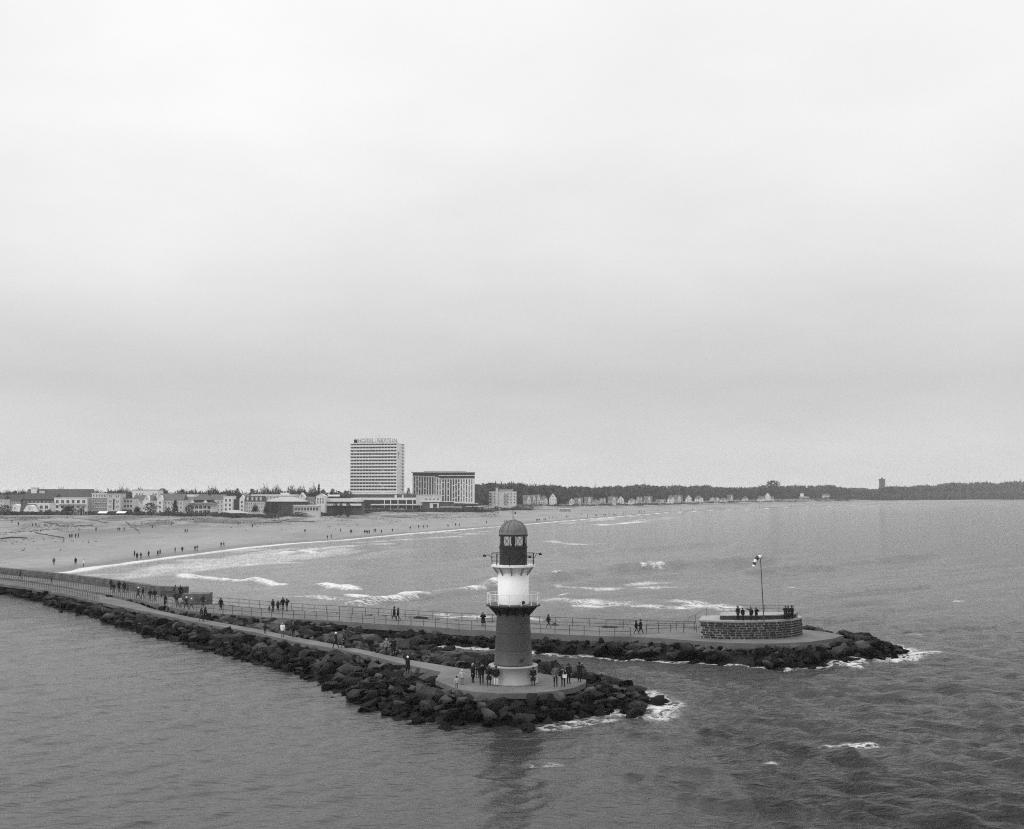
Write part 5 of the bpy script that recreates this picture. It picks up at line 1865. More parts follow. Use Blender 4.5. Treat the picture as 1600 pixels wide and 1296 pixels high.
for i, (px, yt, w_, lab) in enumerate(bare_list):
    tree('bare', i % 4, px, yt - 1.0, 960 + 25 * (i % 4), w_ * 1.35, 'bare winter tree ' + lab)
for i, (px, yt, w_, D_, kd_, lab) in enumerate([(236, 786, 26, 715, 'round', 'big dark round evergreen before the house with small white gable'), (9, 790, 24, 700, 'round', 'dark evergreen mass at the left edge beside the curved-gable villa'),
                                                (274, 782.5, 13, 725, 'conifer', 'dark pointed conifer before the wide pale gable house'), (371, 764, 12, 900, 'round', 'dark round evergreen above the mansard house gable'),
                                                (498, 758.5, 10, 900, 'conifer', 'tall dark conifer above the pediment villa'), (520, 764.5, 12, 905, 'round', 'dark round evergreen left of the hotel tower'), (254, 763.5, 22, 930, 'round', 'wide dark evergreen right of the white box building'),
                                                (263, 794, 12, 722, 'round', 'small dark evergreen left of the pointed conifer'), (296, 789, 15, 722, 'round', 'dark shrubby tree at the left end of the bell-roofed house'),
                                                (108, 788, 24, 722, 'bare', 'bushy bare tree hiding the lower floors of the white hotel'), (128, 792, 14, 722, 'bare', 'small bushy bare tree beside the flagpoles'), (78, 795, 9, 715, 'bare', 'small bare tree between the flat-roofed house and the white hotel'),
                                                (215, 790, 14, 722, 'bare', 'small bare tree left of the big round evergreen'), (399, 786, 12, 740, 'bare', 'small bare tree before the mansard house'), (417, 789, 14, 738, 'bare', 'small bare tree at the left end of the glazed hall'),
                                                (430, 787, 14, 745, 'round', 'dark tree before the glazed hall'), (638, 763, 9, 1120, 'round', 'dark tree between the tower and the grid-front hotel'), (524, 786, 12, 760, 'round', 'dark round shrub before the layered pavilion'),
                                                (533, 787, 10, 760, 'round', 'second dark round shrub before the layered pavilion'), (544, 786.5, 12, 760, 'round', 'third dark round shrub before the layered pavilion'),
                                                (572, 788, 14, 860, 'round', 'dark round shrub at the left end of the hotel podium'), (537, 768, 10, 1000, 'bare', 'bare tree right beside the left edge of the hotel tower')]):
    tree(kd_, i % (4 if kd_ == 'bare' else 2), px, yt, D_, w_, lab, 'bare_tree' if kd_ == 'bare' else ('conifer' if kd_ == 'conifer' else 'evergreen_tree'))
tree('round', 1, 1209, 752, 2050, 38, 'big round-crowned tree standing above the wood', 'round_tree')
tree('bare', 1, 1190, 757, 2080, 24, 'lower bare tree leaning on the left of the big round tree')
tree('bare', 2, 930, 757, 1420, 11, 'round bare tree top rising from the middle of the wood', 'bare_tree')


# the wood behind the villas: one far mass
def forest(name, label, x0, x1, n, dfun, topfun, spread, seed, leafy=0.45, basefun=None, wmul=1.0, faces=70, m=None):
    rng = np.random.default_rng(seed)
    VS, FS, off = [], [], 0
    kinds = [TREE[('bare', k)][2] for k in range(4)] + [TREE[('round', k)][2] for k in range(2)]
    for i in range(n):
        px = rng.uniform(x0, x1)
        D_ = dfun(px) + spread * rng.uniform(0, 1)
        b = W(px, HOR, D_)
        g = tz(b.x, D_) - 1.0
        top = W(px, topfun(px) + abs(rng.normal(0, 1.6)), D_).z
        hh = max(top - g, 3.0)
        k = rng.integers(4, 6) if rng.uniform() < leafy else rng.integers(0, 4)
        v, f = kinds[k]
        sel = rng.choice(len(f), faces, replace=False)
        tri = v.reshape(-1, 3, 3)[sel].copy()
        c = tri.mean(1, keepdims=True)
        grow = 2.1 if k >= 4 else 2.6
        tri = c + (tri - c) * np.where(k >= 4, grow, 1.0) + (0 if k >= 4 else (tri - c) * np.array([2.4, 2.4, .6]))
        a = rng.uniform(0, 6.28)
        rot = np.array([[math.cos(a), -math.sin(a), 0], [math.sin(a), math.cos(a), 0], [0, 0, 1]])
        wd = hh * rng.uniform(.6, .85) * wmul
        q = tri.reshape(-1, 3) @ rot.T * np.array([wd / 10, wd / 10, hh / 10]) + np.array([b.x, D_, g])
        VS.append(q)
        FS.append(np.arange(len(q)).reshape(-1, 3) + off)
        off += len(q)
    o = link(name, mesh_np(name, np.vstack(VS), np.vstack(FS), m or M_WOOD, smooth=False))
    tag(o, label, kind='stuff')
    return o


top_x = [735, 760, 800, 860, 900, 960, 1040, 1100, 1180, 1260, 1300, 1330, 1380, 1430, 1480, 1540, 1600, 1800]
top_y = [757, 757, 758.5, 760, 762.5, 760, 760.5, 761, 761, 759.5, 761, 763, 762, 760, 757.5, 755.5, 753, 750]
dx_, dy_ = [730, 830, 1000, 1200, 1400, 1600, 1800], [1180, 1320, 1620, 2150, 2500, 3200, 4200]
forest('woodland', 'dark wood behind the villas running out to the far headland', 735, 1750, 1500, lambda p: np.interp(p, dx_, dy_), lambda p: np.interp(p, top_x, top_y) + 1.5 * math.sin(p * .045) * math.sin(p * .017 + 1) + .9 * math.sin(p * .13), 170, 61, 0.7, faces=110, wmul=1.25)
forest('woodland', 'low dark scrub wood along the far shore', 1040, 1720, 700, lambda p: np.interp(p, dx_, dy_) - np.interp(p, [1040, 1300, 1720], [60, 110, 160]), lambda p: np.interp(p, [1040, 1200, 1330, 1450, 1700], [785, 783, 773, 770, 764]), 60, 62, 0.85, wmul=1.6)
forest('tree_belt', 'belt of bare trees and shrubs behind the town roofs', -60, 545, 300, lambda p: 980, lambda p: 767 + 1.5 * math.sin(p * .06) + 1.0 * math.sin(p * .17), 160, 63, 0.3, m=M_TWIG)
forest('scrub', 'dark scrub and hedges along the seafront promenade', -80, 345, 420, lambda p: 690, lambda p: 806.0 + 1.6 * math.sin(p * .13) + 1.2 * math.sin(p * .31), 22, 64, 0.8, wmul=2.2, faces=60, m=M_SCRUB)
forest('scrub', 'dark scrub below the hotels', 345, 830, 420, lambda p: np.interp(p, [345, 420, 500, 600, 760, 830], [690, 705, 740, 900, 950, 1060]), lambda p: np.interp(p, [345, 500, 600, 760, 830], [805.5, 800, 798, 793, 791]) + 1.5 * math.sin(p * .2), 22, 65, 0.8, wmul=2.2, faces=60, m=M_SCRUB)
forest('scrub', 'dark scrub strip before the villas', 810, 1330, 420, lambda p: np.interp(p, [810, 900, 1000, 1100, 1200, 1330], [1190, 1280, 1400, 1620, 1840, 2150]), lambda p: np.interp(p, [810, 1000, 1200, 1330], [788.5, 786.5, 784.6, 782]) + .8 * math.sin(p * .2), 25, 66, 0.9, wmul=2.6, faces=50, m=M_SCRUB)

# marram tufts on the dunes
rng = np.random.default_rng(77)
C, U, Vv = [], [], []
px = rng.uniform(-60, 780, 9000)
py = np.interp(px, [-60, 300, 500, 780], [815, 811, 808, 799]) + np.abs(rng.normal(0, 1, 9000)) * np.interp(px, [-60, 150, 300, 500, 780], [16, 9, 4, 5, 4])
pts2 = np.array([tuple(G(a, b, 2.5))[:2] for a, b in zip(px, py)])
clump = fbm(pts2[:, 0] / 14, pts2[:, 1] / 40, 71)
selm = clump > 0.53
pts2 = pts2[selm]
dd = shore_d(pts2)
zz = terrain_z(pts2, dd)
n = len(pts2)
C = np.column_stack([pts2, zz])
U = np.column_stack([rng.uniform(.3, .9, n), rng.uniform(-.4, .4, n), np.zeros(n)])
Vv = np.column_stack([rng.normal(0, .4, n), rng.normal(0, .4, n), rng.uniform(.2, .55, n)])
tv, tf = tri_cloud(C, U, Vv)
o = link('dune_grass', mesh_np('dune_grass', tv, tf, M_MARRAM, smooth=False))
tag(o, 'dark marram grass tufts on the dunes behind the beach', kind='stuff')

# ------------------------------------------------------------------ people
M_SKIN = mat('skin', 0.36, 0.6, 0.1)
TONES = {k: mat('cloth_' + k, v, 0.9, 0.15, 6.0) for k, v in (('black', 0.010), ('dark', 0.022), ('mid', 0.09), ('grey', 0.20), ('pale', 0.42), ('white', 0.75))}
M_HAIRD = mat('hair_dark', 0.015, 0.7)
M_HAIRL = mat('hair_fair', 0.25, 0.7)


def person_joints(pose):
    J = {'pel': (0, 0, .95), 'bel': (0, 0, 1.10), 'che': (0, -.01, 1.32), 'nec': (0, 0, 1.49), 'hd': (0, -.015, 1.60), 'top': (0, -.005, 1.70),
         'hl': (-.10, 0, .88), 'kl': (-.11, -.02, .49), 'al': (-.11, .02, .09), 'tl': (-.12, -.15, .045),
         'hr': (.10, 0, .88), 'kr': (.11, -.02, .49), 'ar': (.11, .02, .09), 'tr': (.12, -.15, .045),
         'sl': (-.19, 0, 1.42), 'el': (-.26, .03, 1.14), 'wl': (-.25, -.06, .90),
         'sr': (.19, 0, 1.42), 'er': (.26, .03, 1.14), 'wr': (.25, -.06, .90)}
    if pose == 'walk':
        J.update(kl=(-.10, -.20, .52), al=(-.10, -.26, .12), tl=(-.11, -.42, .07), kr=(.10, .08, .47), ar=(.10, .34, .13), tr=(.11, .20, .04),
                 el=(-.25, .14, 1.16), wl=(-.24, .18, .93), er=(.25, -.06, 1.15), wr=(.24, -.26, .99))
    elif pose == 'photo':
        J.update(el=(-.30, -.16, 1.24), wl=(-.09, -.30, 1.52), er=(.30, -.16, 1.24), wr=(.09, -.30, 1.52))
    elif pose == 'cheer':
        J.update(el=(-.38, .0, 1.62), wl=(-.46, -.03, 1.88), er=(.38, .0, 1.62), wr=(.44, -.03, 1.88))
    elif pose == 'point':
        J.update(el=(-.42, -.02, 1.50), wl=(-.64, -.03, 1.62))
    elif pose == 'pocket':
        J.update(el=(-.30, .08, 1.14), wl=(-.19, -.08, .96), er=(.30, .08, 1.14), wr=(.19, -.08, .96))
    elif pose == 'child':
        J.update(el=(-.32, -.02, 1.16), wl=(-.44, -.08, 1.02), er=(.32, -.02, 1.16), wr=(.44, -.08, 1.02), hd=(0, -.015, 1.58), top=(0, -.005, 1.71), kl=(-.13, -.02, .46), kr=(.13, -.02, .46))
    return J


BONES = [('pel', 'bel'), ('bel', 'che'), ('che', 'nec'), ('nec', 'hd'), ('hd', 'top'), ('pel', 'hl'), ('hl', 'kl'), ('kl', 'al'), ('al', 'tl'), ('pel', 'hr'), ('hr', 'kr'), ('kr', 'ar'), ('ar', 'tr'),
         ('che', 'sl'), ('sl', 'el'), ('el', 'wl'), ('che', 'sr'), ('sr', 'er'), ('er', 'wr')]
RADS = {'pel': (.15, .12), 'bel': (.14, .11), 'che': (.17, .12), 'nec': (.055, .055), 'hd': (.088, .10), 'top': (.06, .07), 'hl': (.10, .10), 'kl': (.065, .07), 'al': (.045, .05), 'tl': (.04, .03),
        'hr': (.10, .10), 'kr': (.065, .07), 'ar': (.045, .05), 'tr': (.04, .03), 'sl': (.07, .07), 'el': (.048, .048), 'wl': (.032, .032), 'sr': (.07, .07), 'er': (.048, .048), 'wr': (.032, .032)}


def hand(mb, wrist, elbow, side):
    w, e = Vector(wrist), Vector(elbow)
    d = (w - e).normalized()
    s = d.cross(Vector((0, 1, 0.2))).normalized() * side
    nrm = s.cross(d)
    mb.tube([w - d * .01, w + d * .05, w + d * .095], [.028, .04, .036], 6)
    for k, (off, ln) in enumerate(((-.027, .065), (-.009, .078), (.009, .072), (.027, .055))):
        p = w + d * .09 + s * off
        mb.tube([p, p + d * ln * .55 + nrm * .008, p + d * ln * .9 + nrm * .03], [.0095, .009, .007], 4)
    p = w + d * .03 - s * .035
    mb.tube([p, p + d * .03 - s * .025, p + d * .065 - s * .028 + nrm * .012], [.012, .011, .008], 4)


def make_person(pose):
    J = person_joints(pose)
    names = list(J)
    me = bpy.data.meshes.new('skeleton')
    me.from_pydata([J[n] for n in names], [(names.index(a), names.index(b)) for a, b in BONES], [])
    ob = bpy.data.objects.new('skeleton', me)
    col.objects.link(ob)
    sk = ob.modifiers.new('skin', 'SKIN')
    if not me.skin_vertices:
        me.skin_vertices.new() if hasattr(me.skin_vertices, 'new') else None
    sv = me.skin_vertices[0].data if me.skin_vertices else None
    if sv:
        for i, n in enumerate(names):
            r_ = RADS[n]
            if pose == 'child' and n in ('hd', 'top'):
                r_ = (r_[0] * 1.28, r_[1] * 1.28)
            sv[i].radius = r_
            sv[i].use_root = (n == 'pel')
    ss = ob.modifiers.new('sub', 'SUBSURF')
    ss.levels = 1
    ss.render_levels = 1
    bpy.context.view_layer.update()
    dg = bpy.context.evaluated_depsgraph_get()
    ev = bpy.data.meshes.new_from_object(ob.evaluated_get(dg))
    V_ = [tuple(v.co) for v in ev.vertices]
    F_ = [tuple(p.vertices) for p in ev.polygons]
    bpy.data.objects.remove(ob)
    bpy.data.meshes.remove(me)
    mb = MB()
    mb.add(V_, F_)
    nbody = len(F_)
    hand(mb, J['wl'], J['el'], -1)
    hand(mb, J['wr'], J['er'], 1)
    hx, hy, hz = J['hd']
    mb.add([(hx - .016, hy - .085, hz + .0), (hx + .016, hy - .085, hz + .0), (hx, hy - .12, hz + .005), (hx, hy - .085, hz + .05)], [(0, 1, 2), (1, 3, 2), (3, 0, 2)])
    for s in (-1, 1):
        mb.tube([(hx + s * .082, hy + .0, hz - .01), (hx + s * .10, hy + .015, hz + .04)], [.012, .018], 5)
    n_skin = len(mb.f)
    for s in (-1, 1):
        mb.box(hx + s * .034 - .013, hx + s * .034 + .013, hy - .104, hy - .08, hz + .03, hz + .045)
    mb.box(hx - .025, hx + .025, hy - .102, hy - .07, hz - .045, hz - .036)
    body = mb.mesh('person', [M_SKIN, TONES['dark'], TONES['black']], True)
    for i, p in enumerate(body.polygons):
        z = p.center.z
        if i >= n_skin:
            p.material_index = 2
        elif i >= nbody:
            p.material_index = 0
        elif z < .15:
            p.material_index = 2
        elif z < 1.0 and abs(p.center.x) < .19 and not (pose != 'walk' and z > .86 and abs(p.center.x) > .17):
            p.material_index = 1
        else:
            p.material_index = 0
    # coat
    ct = MB()
    cx0, cy0 = J['che'][0], J['che'][1]
    for long_, nm in ((False, 'jacket'), (True, 'coat')):
        pass
    coats = {}
    for nm, hem in (('jacket', .80), ('coat', .52)):
        ct = MB()
        ct.lathe([(.01, hem + .02), (.235 if nm == 'jacket' else .26, hem), (.235 if nm == 'jacket' else .25, hem + .06), (.215, 1.05), (.225, 1.25), (.22, 1.38), (.15, 1.47), (.085, 1.50), (.09, 1.54), (.05, 1.535)], 14, cx0, cy0 + .005, 1.0, 0.72)
        for a, b, c in (('sl', 'el', 'wl'), ('sr', 'er', 'wr')):
            A, B, C_ = Vector(J[a]), Vector(J[b]), Vector(J[c])
            ct.tube([A + (Vector(J['che']) - A) * .35, A, A.lerp(B, .5), B, B.lerp(C_, .6), C_], [.10, .098, .086, .078, .064, .052], 8)
        coats[nm] = ct.mesh(nm, TONES['dark'], True)
    k = 1.28 if pose == 'child' else 1.0
    hats = {}
    hb = MB()
    prof = [(.104 * k, -.02), (.112 * k, .03 * k), (.105 * k, .085 * k), (.07 * k, .13 * k), (.0, .145 * k)]
    hb.lathe(prof, 12, hx, hy + .018, 1, 1.08)
    hb.v = [(a, b, c + hz + .02) for a, b, c in hb.v]
    hb2 = MB().add(hb.v, hb.f)
    hb2.tube([(hx, hy + .05, hz + .05), (hx, hy + .09, hz - .06), (hx, hy + .085, hz - .16)], [.09 * k, .09 * k, .05], 8)
    hats['hair'] = hb2.mesh('hair', M_HAIRD, True)
    hb.lathe([(.02, hz + .16 * k), (.035, hz + .175 * k), (.02, hz + .20 * k)], 8, hx, hy + .02)
    hb.lathe([(.112 * k, hz - .01), (.12 * k, hz + .0), (.12 * k, hz + .035), (.112 * k, hz + .045)], 12, hx, hy + .018, 1, 1.08)
    hats['hat'] = hb.mesh('hat', TONES['dark'], True)
    return body, coats, hats


PEOPLE = {p: make_person(p) for p in ('stand', 'walk', 'photo', 'cheer', 'point', 'pocket', 'child')}


def person(loc, pose='stand', h=1.74, face=0.0, coat='dark', legs='dark', head='hair', garment='jacket', htone=None, label='', group=None):
    body, coats, hats = PEOPLE[pose]
    s = h / 1.75
    o = link('person', body, None, loc)
    o.rotation_euler = (0, 0, face)
    o.scale = (s, s, s)
    o.material_slots[1].link = 'OBJECT'
    o.material_slots[1].material = TONES[legs]
    c = link(garment, coats[garment], o)
    c.material_slots[0].link = 'OBJECT'
    c.material_slots[0].material = TONES[coat]
    a = link(head, hats[head], o)
    a.material_slots[0].link = 'OBJECT'
    a.material_slots[0].material = (M_HAIRL if htone == 'fair' else M_HAIRD) if head == 'hair' else TONES[htone or 'dark']
    tag(o, label, 'person', group)
    return o


PL, RM, PA = 'people at the lighthouse', 'people on the rear breakwater', 'people on the front breakwater path'
FT, PR = 'people on the stone platform', 'people on the promenade'
FACE = 0.0          # facing the camera
# px, py of the feet, level, pose, height, facing (deg), coat, legs, head, head tone, garment, label, group
CREW = [
    (713.5, 1076, Z_LOW, 'child', 1.00, 20, 'pale', 'mid', 'hat', 'black', 'jacket', 'small child with arms held out at the left platform corner', PL),
    (722, 1070, Z_LOW, 'child', 1.28, 10, 'pale', 'grey', 'hat', 'pale', 'jacket', 'child in pale jacket and hat behind the smaller child', PL),
    (739, 1067, Z_LOW, 'stand', 1.68, 60, 'black', 'black', 'hair', 'fair', 'coat', 'fair-haired person in dark coat at the left of the lighthouse group', PL),
    (746.5, 1060, Z_LOW, 'pocket', 1.70, -30, 'dark', 'dark', 'hair', None, 'jacket', 'half-hidden dark figure at the back of the lighthouse group', PL),
    (752.5, 1070, Z_LOW, 'photo', 1.84, 10, 'black', 'black', 'hair', None, 'jacket', 'tall person in black raising a camera left of the lighthouse', PL),
    (764, 1071.5, Z_LOW, 'pocket', 1.70, -10, 'black', 'black', 'hat', 'mid', 'coat', 'person in long black coat next to the one in white trousers', PL),
    (774.8, 1073, Z_LOW, 'stand', 1.72, 0, 'black', 'white', 'hair', None, 'jacket', 'person in dark jacket and white trousers by the lighthouse plinth', PL),
    (833, 1072.5, Z_LOW, 'pocket', 1.60, 0, 'black', 'black', 'hair', None, 'coat', 'person in knee-length black coat in front of the lighthouse plinth', PL),
    (868, 1073.5, Z_LOW, 'pocket', 1.80, 15, 'mid', 'black', 'hair', None, 'jacket', 'person in grey jacket and black trousers right of the lighthouse', PL),
    (880, 1074, Z_LOW, 'photo', 1.68, -15, 'dark', 'black', 'hair', None, 'jacket', 'person in dark jacket with white bag right of the lighthouse', PL),
    (888.5, 1069, Z_LOW, 'stand', 1.74, 30, 'black', 'black', 'hat', 'black', 'jacket', 'person in black hat standing behind the white bag carrier', PL),
    (905.5, 1066, Z_LOW, 'photo', 1.72, 150, 'black', 'black', 'hat', 'black', 'coat', 'rightmost person of the lighthouse platform, taking a picture', PL),
    (637, 1053.5, Z_LOW + .05, 'cheer', 1.60, 0, 'black', 'black', 'hat', 'white', 'coat', 'person with white hat raising both arms on the boulders', PA),
    (614.5, 1025.5, Z_LOW, 'pocket', 1.84, 200, 'black', 'black', 'hat', 'black', 'coat', 'tall person in black behind the one with raised arms', PA),
    (603.5, 1023.5, Z_LOW, 'walk', 1.64, 200, 'grey', 'dark', 'hair', 'fair', 'jacket', 'person in grey jacket beside the tall person in black', PA),
    (538, 1012.8, Z_LOW, 'walk', 1.78, -40, 'dark', 'mid', 'hair', None, 'jacket', 'person in dark jacket walking behind the white-hatted one on the path', PA),
    (524.5, 1013.5, Z_LOW, 'walk', 1.70, -50, 'black', 'black', 'hat', 'white', 'coat', 'person in dark coat and white hat walking on the path', PA),
    (458, 996.5, Z_LOW, 'stand', 1.72, 160, 'black', 'black', 'hat', 'mid', 'jacket', 'person in black beside the one in white jacket on the path', PA),
    (441.5, 996, Z_LOW, 'stand', 1.64, 170, 'white', 'mid', 'hair', 'fair', 'jacket', 'person in bright white jacket on the breakwater path', PA),
    (414, 990.5, Z_LOW, 'child', 1.15, 170, 'black', 'black', 'hat', 'black', 'jacket', 'small dark child on the path left of the white jacket', PA),
    (320.6, 971, Z_LOW, 'walk', 1.80, 150, 'black', 'black', 'hair', None, 'jacket', 'right-hand person of the dark pair walking away on the path', PA),
    (314.6, 971, Z_LOW, 'walk', 1.72, 150, 'dark', 'mid', 'hair', None, 'coat', 'left-hand person of the dark pair walking away on the path', PA),
    (345, 954.2, Z_PROM, 'walk', 1.72, 60, 'black', 'black', 'hair', None, 'coat', 'lone dark walker just right of the sea wall end', RM),
    (420.5, 957.3, Z_PROM, 'child', 0.85, 60, 'dark', 'dark', 'hat', 'grey', 'jacket', 'toddler at the left of the family on the rear breakwater', RM),
    (426.3, 957, Z_PROM, 'stand', 1.76, 60, 'black', 'black', 'hair', None, 'jacket', 'left adult of the family on the rear breakwater', RM),
    (434.3, 956, Z_PROM, 'walk', 1.50, 60, 'black', 'black', 'hair', None, 'coat', 'shorter figure in the middle of the family on the rear breakwater', RM),
    (441.8, 954.8, Z_PROM, 'walk', 1.84, 50, 'black', 'black', 'hair', None, 'jacket', 'tallest person of the family on the rear breakwater', RM),
    (448, 955.3, Z_PROM, 'photo', 1.72, 70, 'black', 'grey', 'hair', None, 'jacket', 'right-hand person of the family on the rear breakwater, pale trousers', RM),
    (616, 970.4, Z_PROM, 'walk', 1.80, -70, 'black', 'black', 'hat', 'black', 'coat', 'taller of the two walkers in the middle of the rear breakwater', RM),
    (622, 970.2, Z_PROM, 'walk', 1.64, -70, 'dark', 'black', 'hair', None, 'jacket', 'shorter of the two walkers in the middle of the rear breakwater', RM),
    (754.8, 980.2, Z_PROM, 'photo', 1.76, 0, 'black', 'black', 'hair', None, 'coat', 'person taking a picture on the rear breakwater left of the lighthouse', RM),
    (857, 981.5, Z_PROM, 'walk', 1.62, 70, 'black', 'black', 'hair', None, 'jacket', 'lone walker on the rear breakwater right of the lighthouse', RM),
    (994.3, 991.3, Z_PROM, 'walk', 1.60, 80, 'black', 'dark', 'hair', None, 'jacket', 'left person of the pair left of the stone platform', RM),
    (1001, 990.8, Z_PROM, 'walk', 1.68, 80, 'black', 'dark', 'hat', 'dark', 'coat', 'right person of the pair left of the stone platform', RM),
    (1153.2, 969.8, Z_PROM + FH, 'pocket', 1.58, 30, 'black', 'black', 'hat', 'black', 'jacket', 'leftmost broad dark figure on the stone platform', FT),
    (1160.6, 969.8, Z_PROM + FH, 'stand', 1.38, 20, 'black', 'black', 'hair', None, 'jacket', 'short figure beside the leftmost one on the stone platform', FT),
    (1173.6, 970.2, Z_PROM + FH, 'point', 1.46, 0, 'black', 'black', 'hat', 'dark', 'jacket', 'person stretching an arm out on the stone platform', FT),
    (1181.8, 970, Z_PROM + FH, 'photo', 1.44, 20, 'black', 'dark', 'hair', None, 'jacket', 'person beside the one stretching an arm on the stone platform', FT),
    (1227.6, 968.8, Z_PROM + FH, 'photo', 1.56, -10, 'dark', 'black', 'hair', None, 'coat', 'left figure of the trio at the right end of the stone platform', FT),
    (1232, 969, Z_PROM + FH, 'pocket', 1.54, 10, 'black', 'black', 'hair', None, 'coat', 'middle figure of the trio at the right end of the stone platform', FT),
    (1237.2, 968, Z_PROM + FH, 'stand', 1.52, 20, 'black', 'black', 'hat', 'black', 'coat', 'right figure of the trio at the right end of the stone platform', FT),
    (31.7, 905.3, Z_PROM, 'walk', 1.76, -60, 'dark', 'dark', 'hair', None, 'jacket', 'lone person on the promenade near the left edge', PR),
    (80.5, 911.8, Z_PROM, 'child', 1.1, -60, 'dark', 'dark', 'hat', 'dark', 'jacket', 'small dark figure behind the close-set railing at the left', PR),
    (173.2, 922, Z_PROM, 'stand', 1.78, 60, 'dark', 'dark', 'hair', None, 'jacket', 'leftmost person of the group against the sea wall', PR),
    (177.6, 926.5, Z_PROM, 'walk', 1.60, 60, 'black', 'black', 'hair', None, 'jacket', 'second person from the left against the sea wall', PR),
    (185.5, 925.5, Z_PROM, 'walk', 1.84, 60, 'black', 'black', 'hair', None, 'coat', 'tall dark person in the middle of the group against the sea wall', PR),
    (194, 926.3, Z_PROM, 'walk', 1.76, 60, 'black', 'dark', 'hair', None, 'coat', 'dark person right of the tallest one against the sea wall', PR),
    (199.2, 926.2, Z_PROM, 'walk', 1.50, 60, 'mid', 'dark', 'hair', None, 'jacket', 'rightmost smaller person of the group against the sea wall', PR),
    (216, 935.5, Z_PROM, 'walk', 1.74, -60, 'black', 'black', 'hat', 'white', 'jacket', 'person with white hat walking left of the bench', PR),
    (223.2, 935, Z_PROM, 'walk', 1.70, -60, 'black', 'mid', 'hair', None, 'jacket', 'person beside the white-hatted walker left of the bench', PR),
    (234.4, 939, Z_PROM, 'walk', 1.72, 60, 'black', 'black', 'hair', None, 'jacket', 'left one of the couple walking below the bench', PR),
    (241.6, 939, Z_PROM, 'walk', 1.74, 60, 'black', 'black', 'hair', None, 'jacket', 'right one of the couple walking below the bench', PR),
    (258, 948.5, Z_PROM, 'pocket', 1.76, -30, 'black', 'black', 'hair', None, 'coat', 'lone dark-coated person by the end of the close-set railing', PR),
    (273.8, 931.8, Z_PROM, 'stand', 1.74, 0, 'black', 'dark', 'hair', None, 'coat', 'left person standing in the recess of the sea wall', PR),
    (281.6, 932.5, Z_PROM, 'stand', 1.74, 0, 'black', 'dark', 'hair', None, 'coat', 'right person standing in the recess of the sea wall', PR),
    (274.4, 944.5, Z_PROM, 'walk', 1.70, 60, 'black', 'dark', 'hair', None, 'jacket', 'left walker of the three before the sea wall end', PR),
    (277.8, 947.5, Z_PROM, 'walk', 1.74, 60, 'dark', 'dark', 'hat', 'dark', 'jacket', 'middle walker of the three before the sea wall end', PR),
    (281.4, 950.5, Z_PROM, 'walk', 1.62, 60, 'pale', 'mid', 'hair', None, 'jacket', 'pale-jacketed walker before the sea wall end', PR),
    (291, 952.5, Z_PROM, 'walk', 1.76, -40, 'black', 'black', 'hat', 'white', 'jacket', 'left of two white-hatted walkers before the stone wall block', PR),
    (299, 953, Z_PROM, 'walk', 1.60, -40, 'mid', 'dark', 'hat', 'white', 'jacket', 'right of two white-hatted walkers before the stone wall block', PR),
    (316.8, 949, Z_PROM, 'walk', 1.76, 60, 'dark', 'dark', 'hair', None, 'jacket', 'person in front of the right end of the stone wall block', PR),
]
for (px, py, z, pose, hh, fa, coat, legs, head, ht_, gar, lab, grp) in CREW:
    person(G(px, py, z), pose, hh, R(fa), coat, legs, head, gar, ht_, lab, grp)
bag = thing('shoulder_bag', G(881.5, 1074, Z_LOW) + Vector((0.03, -.28, 0.82)))
tag(bag, 'white shoulder bag hanging at a person right of the lighthouse', 'bag')
MB().box(-.17, .17, -.05, .05, 0, .26).build('pouch', TONES['white'], bag)
MB().tube([(-.15, 0, .25), (-.05, .02, .6), (.08, .04, .6), (.15, 0, .25)], .014, 5).build('strap', TONES['white'], bag)

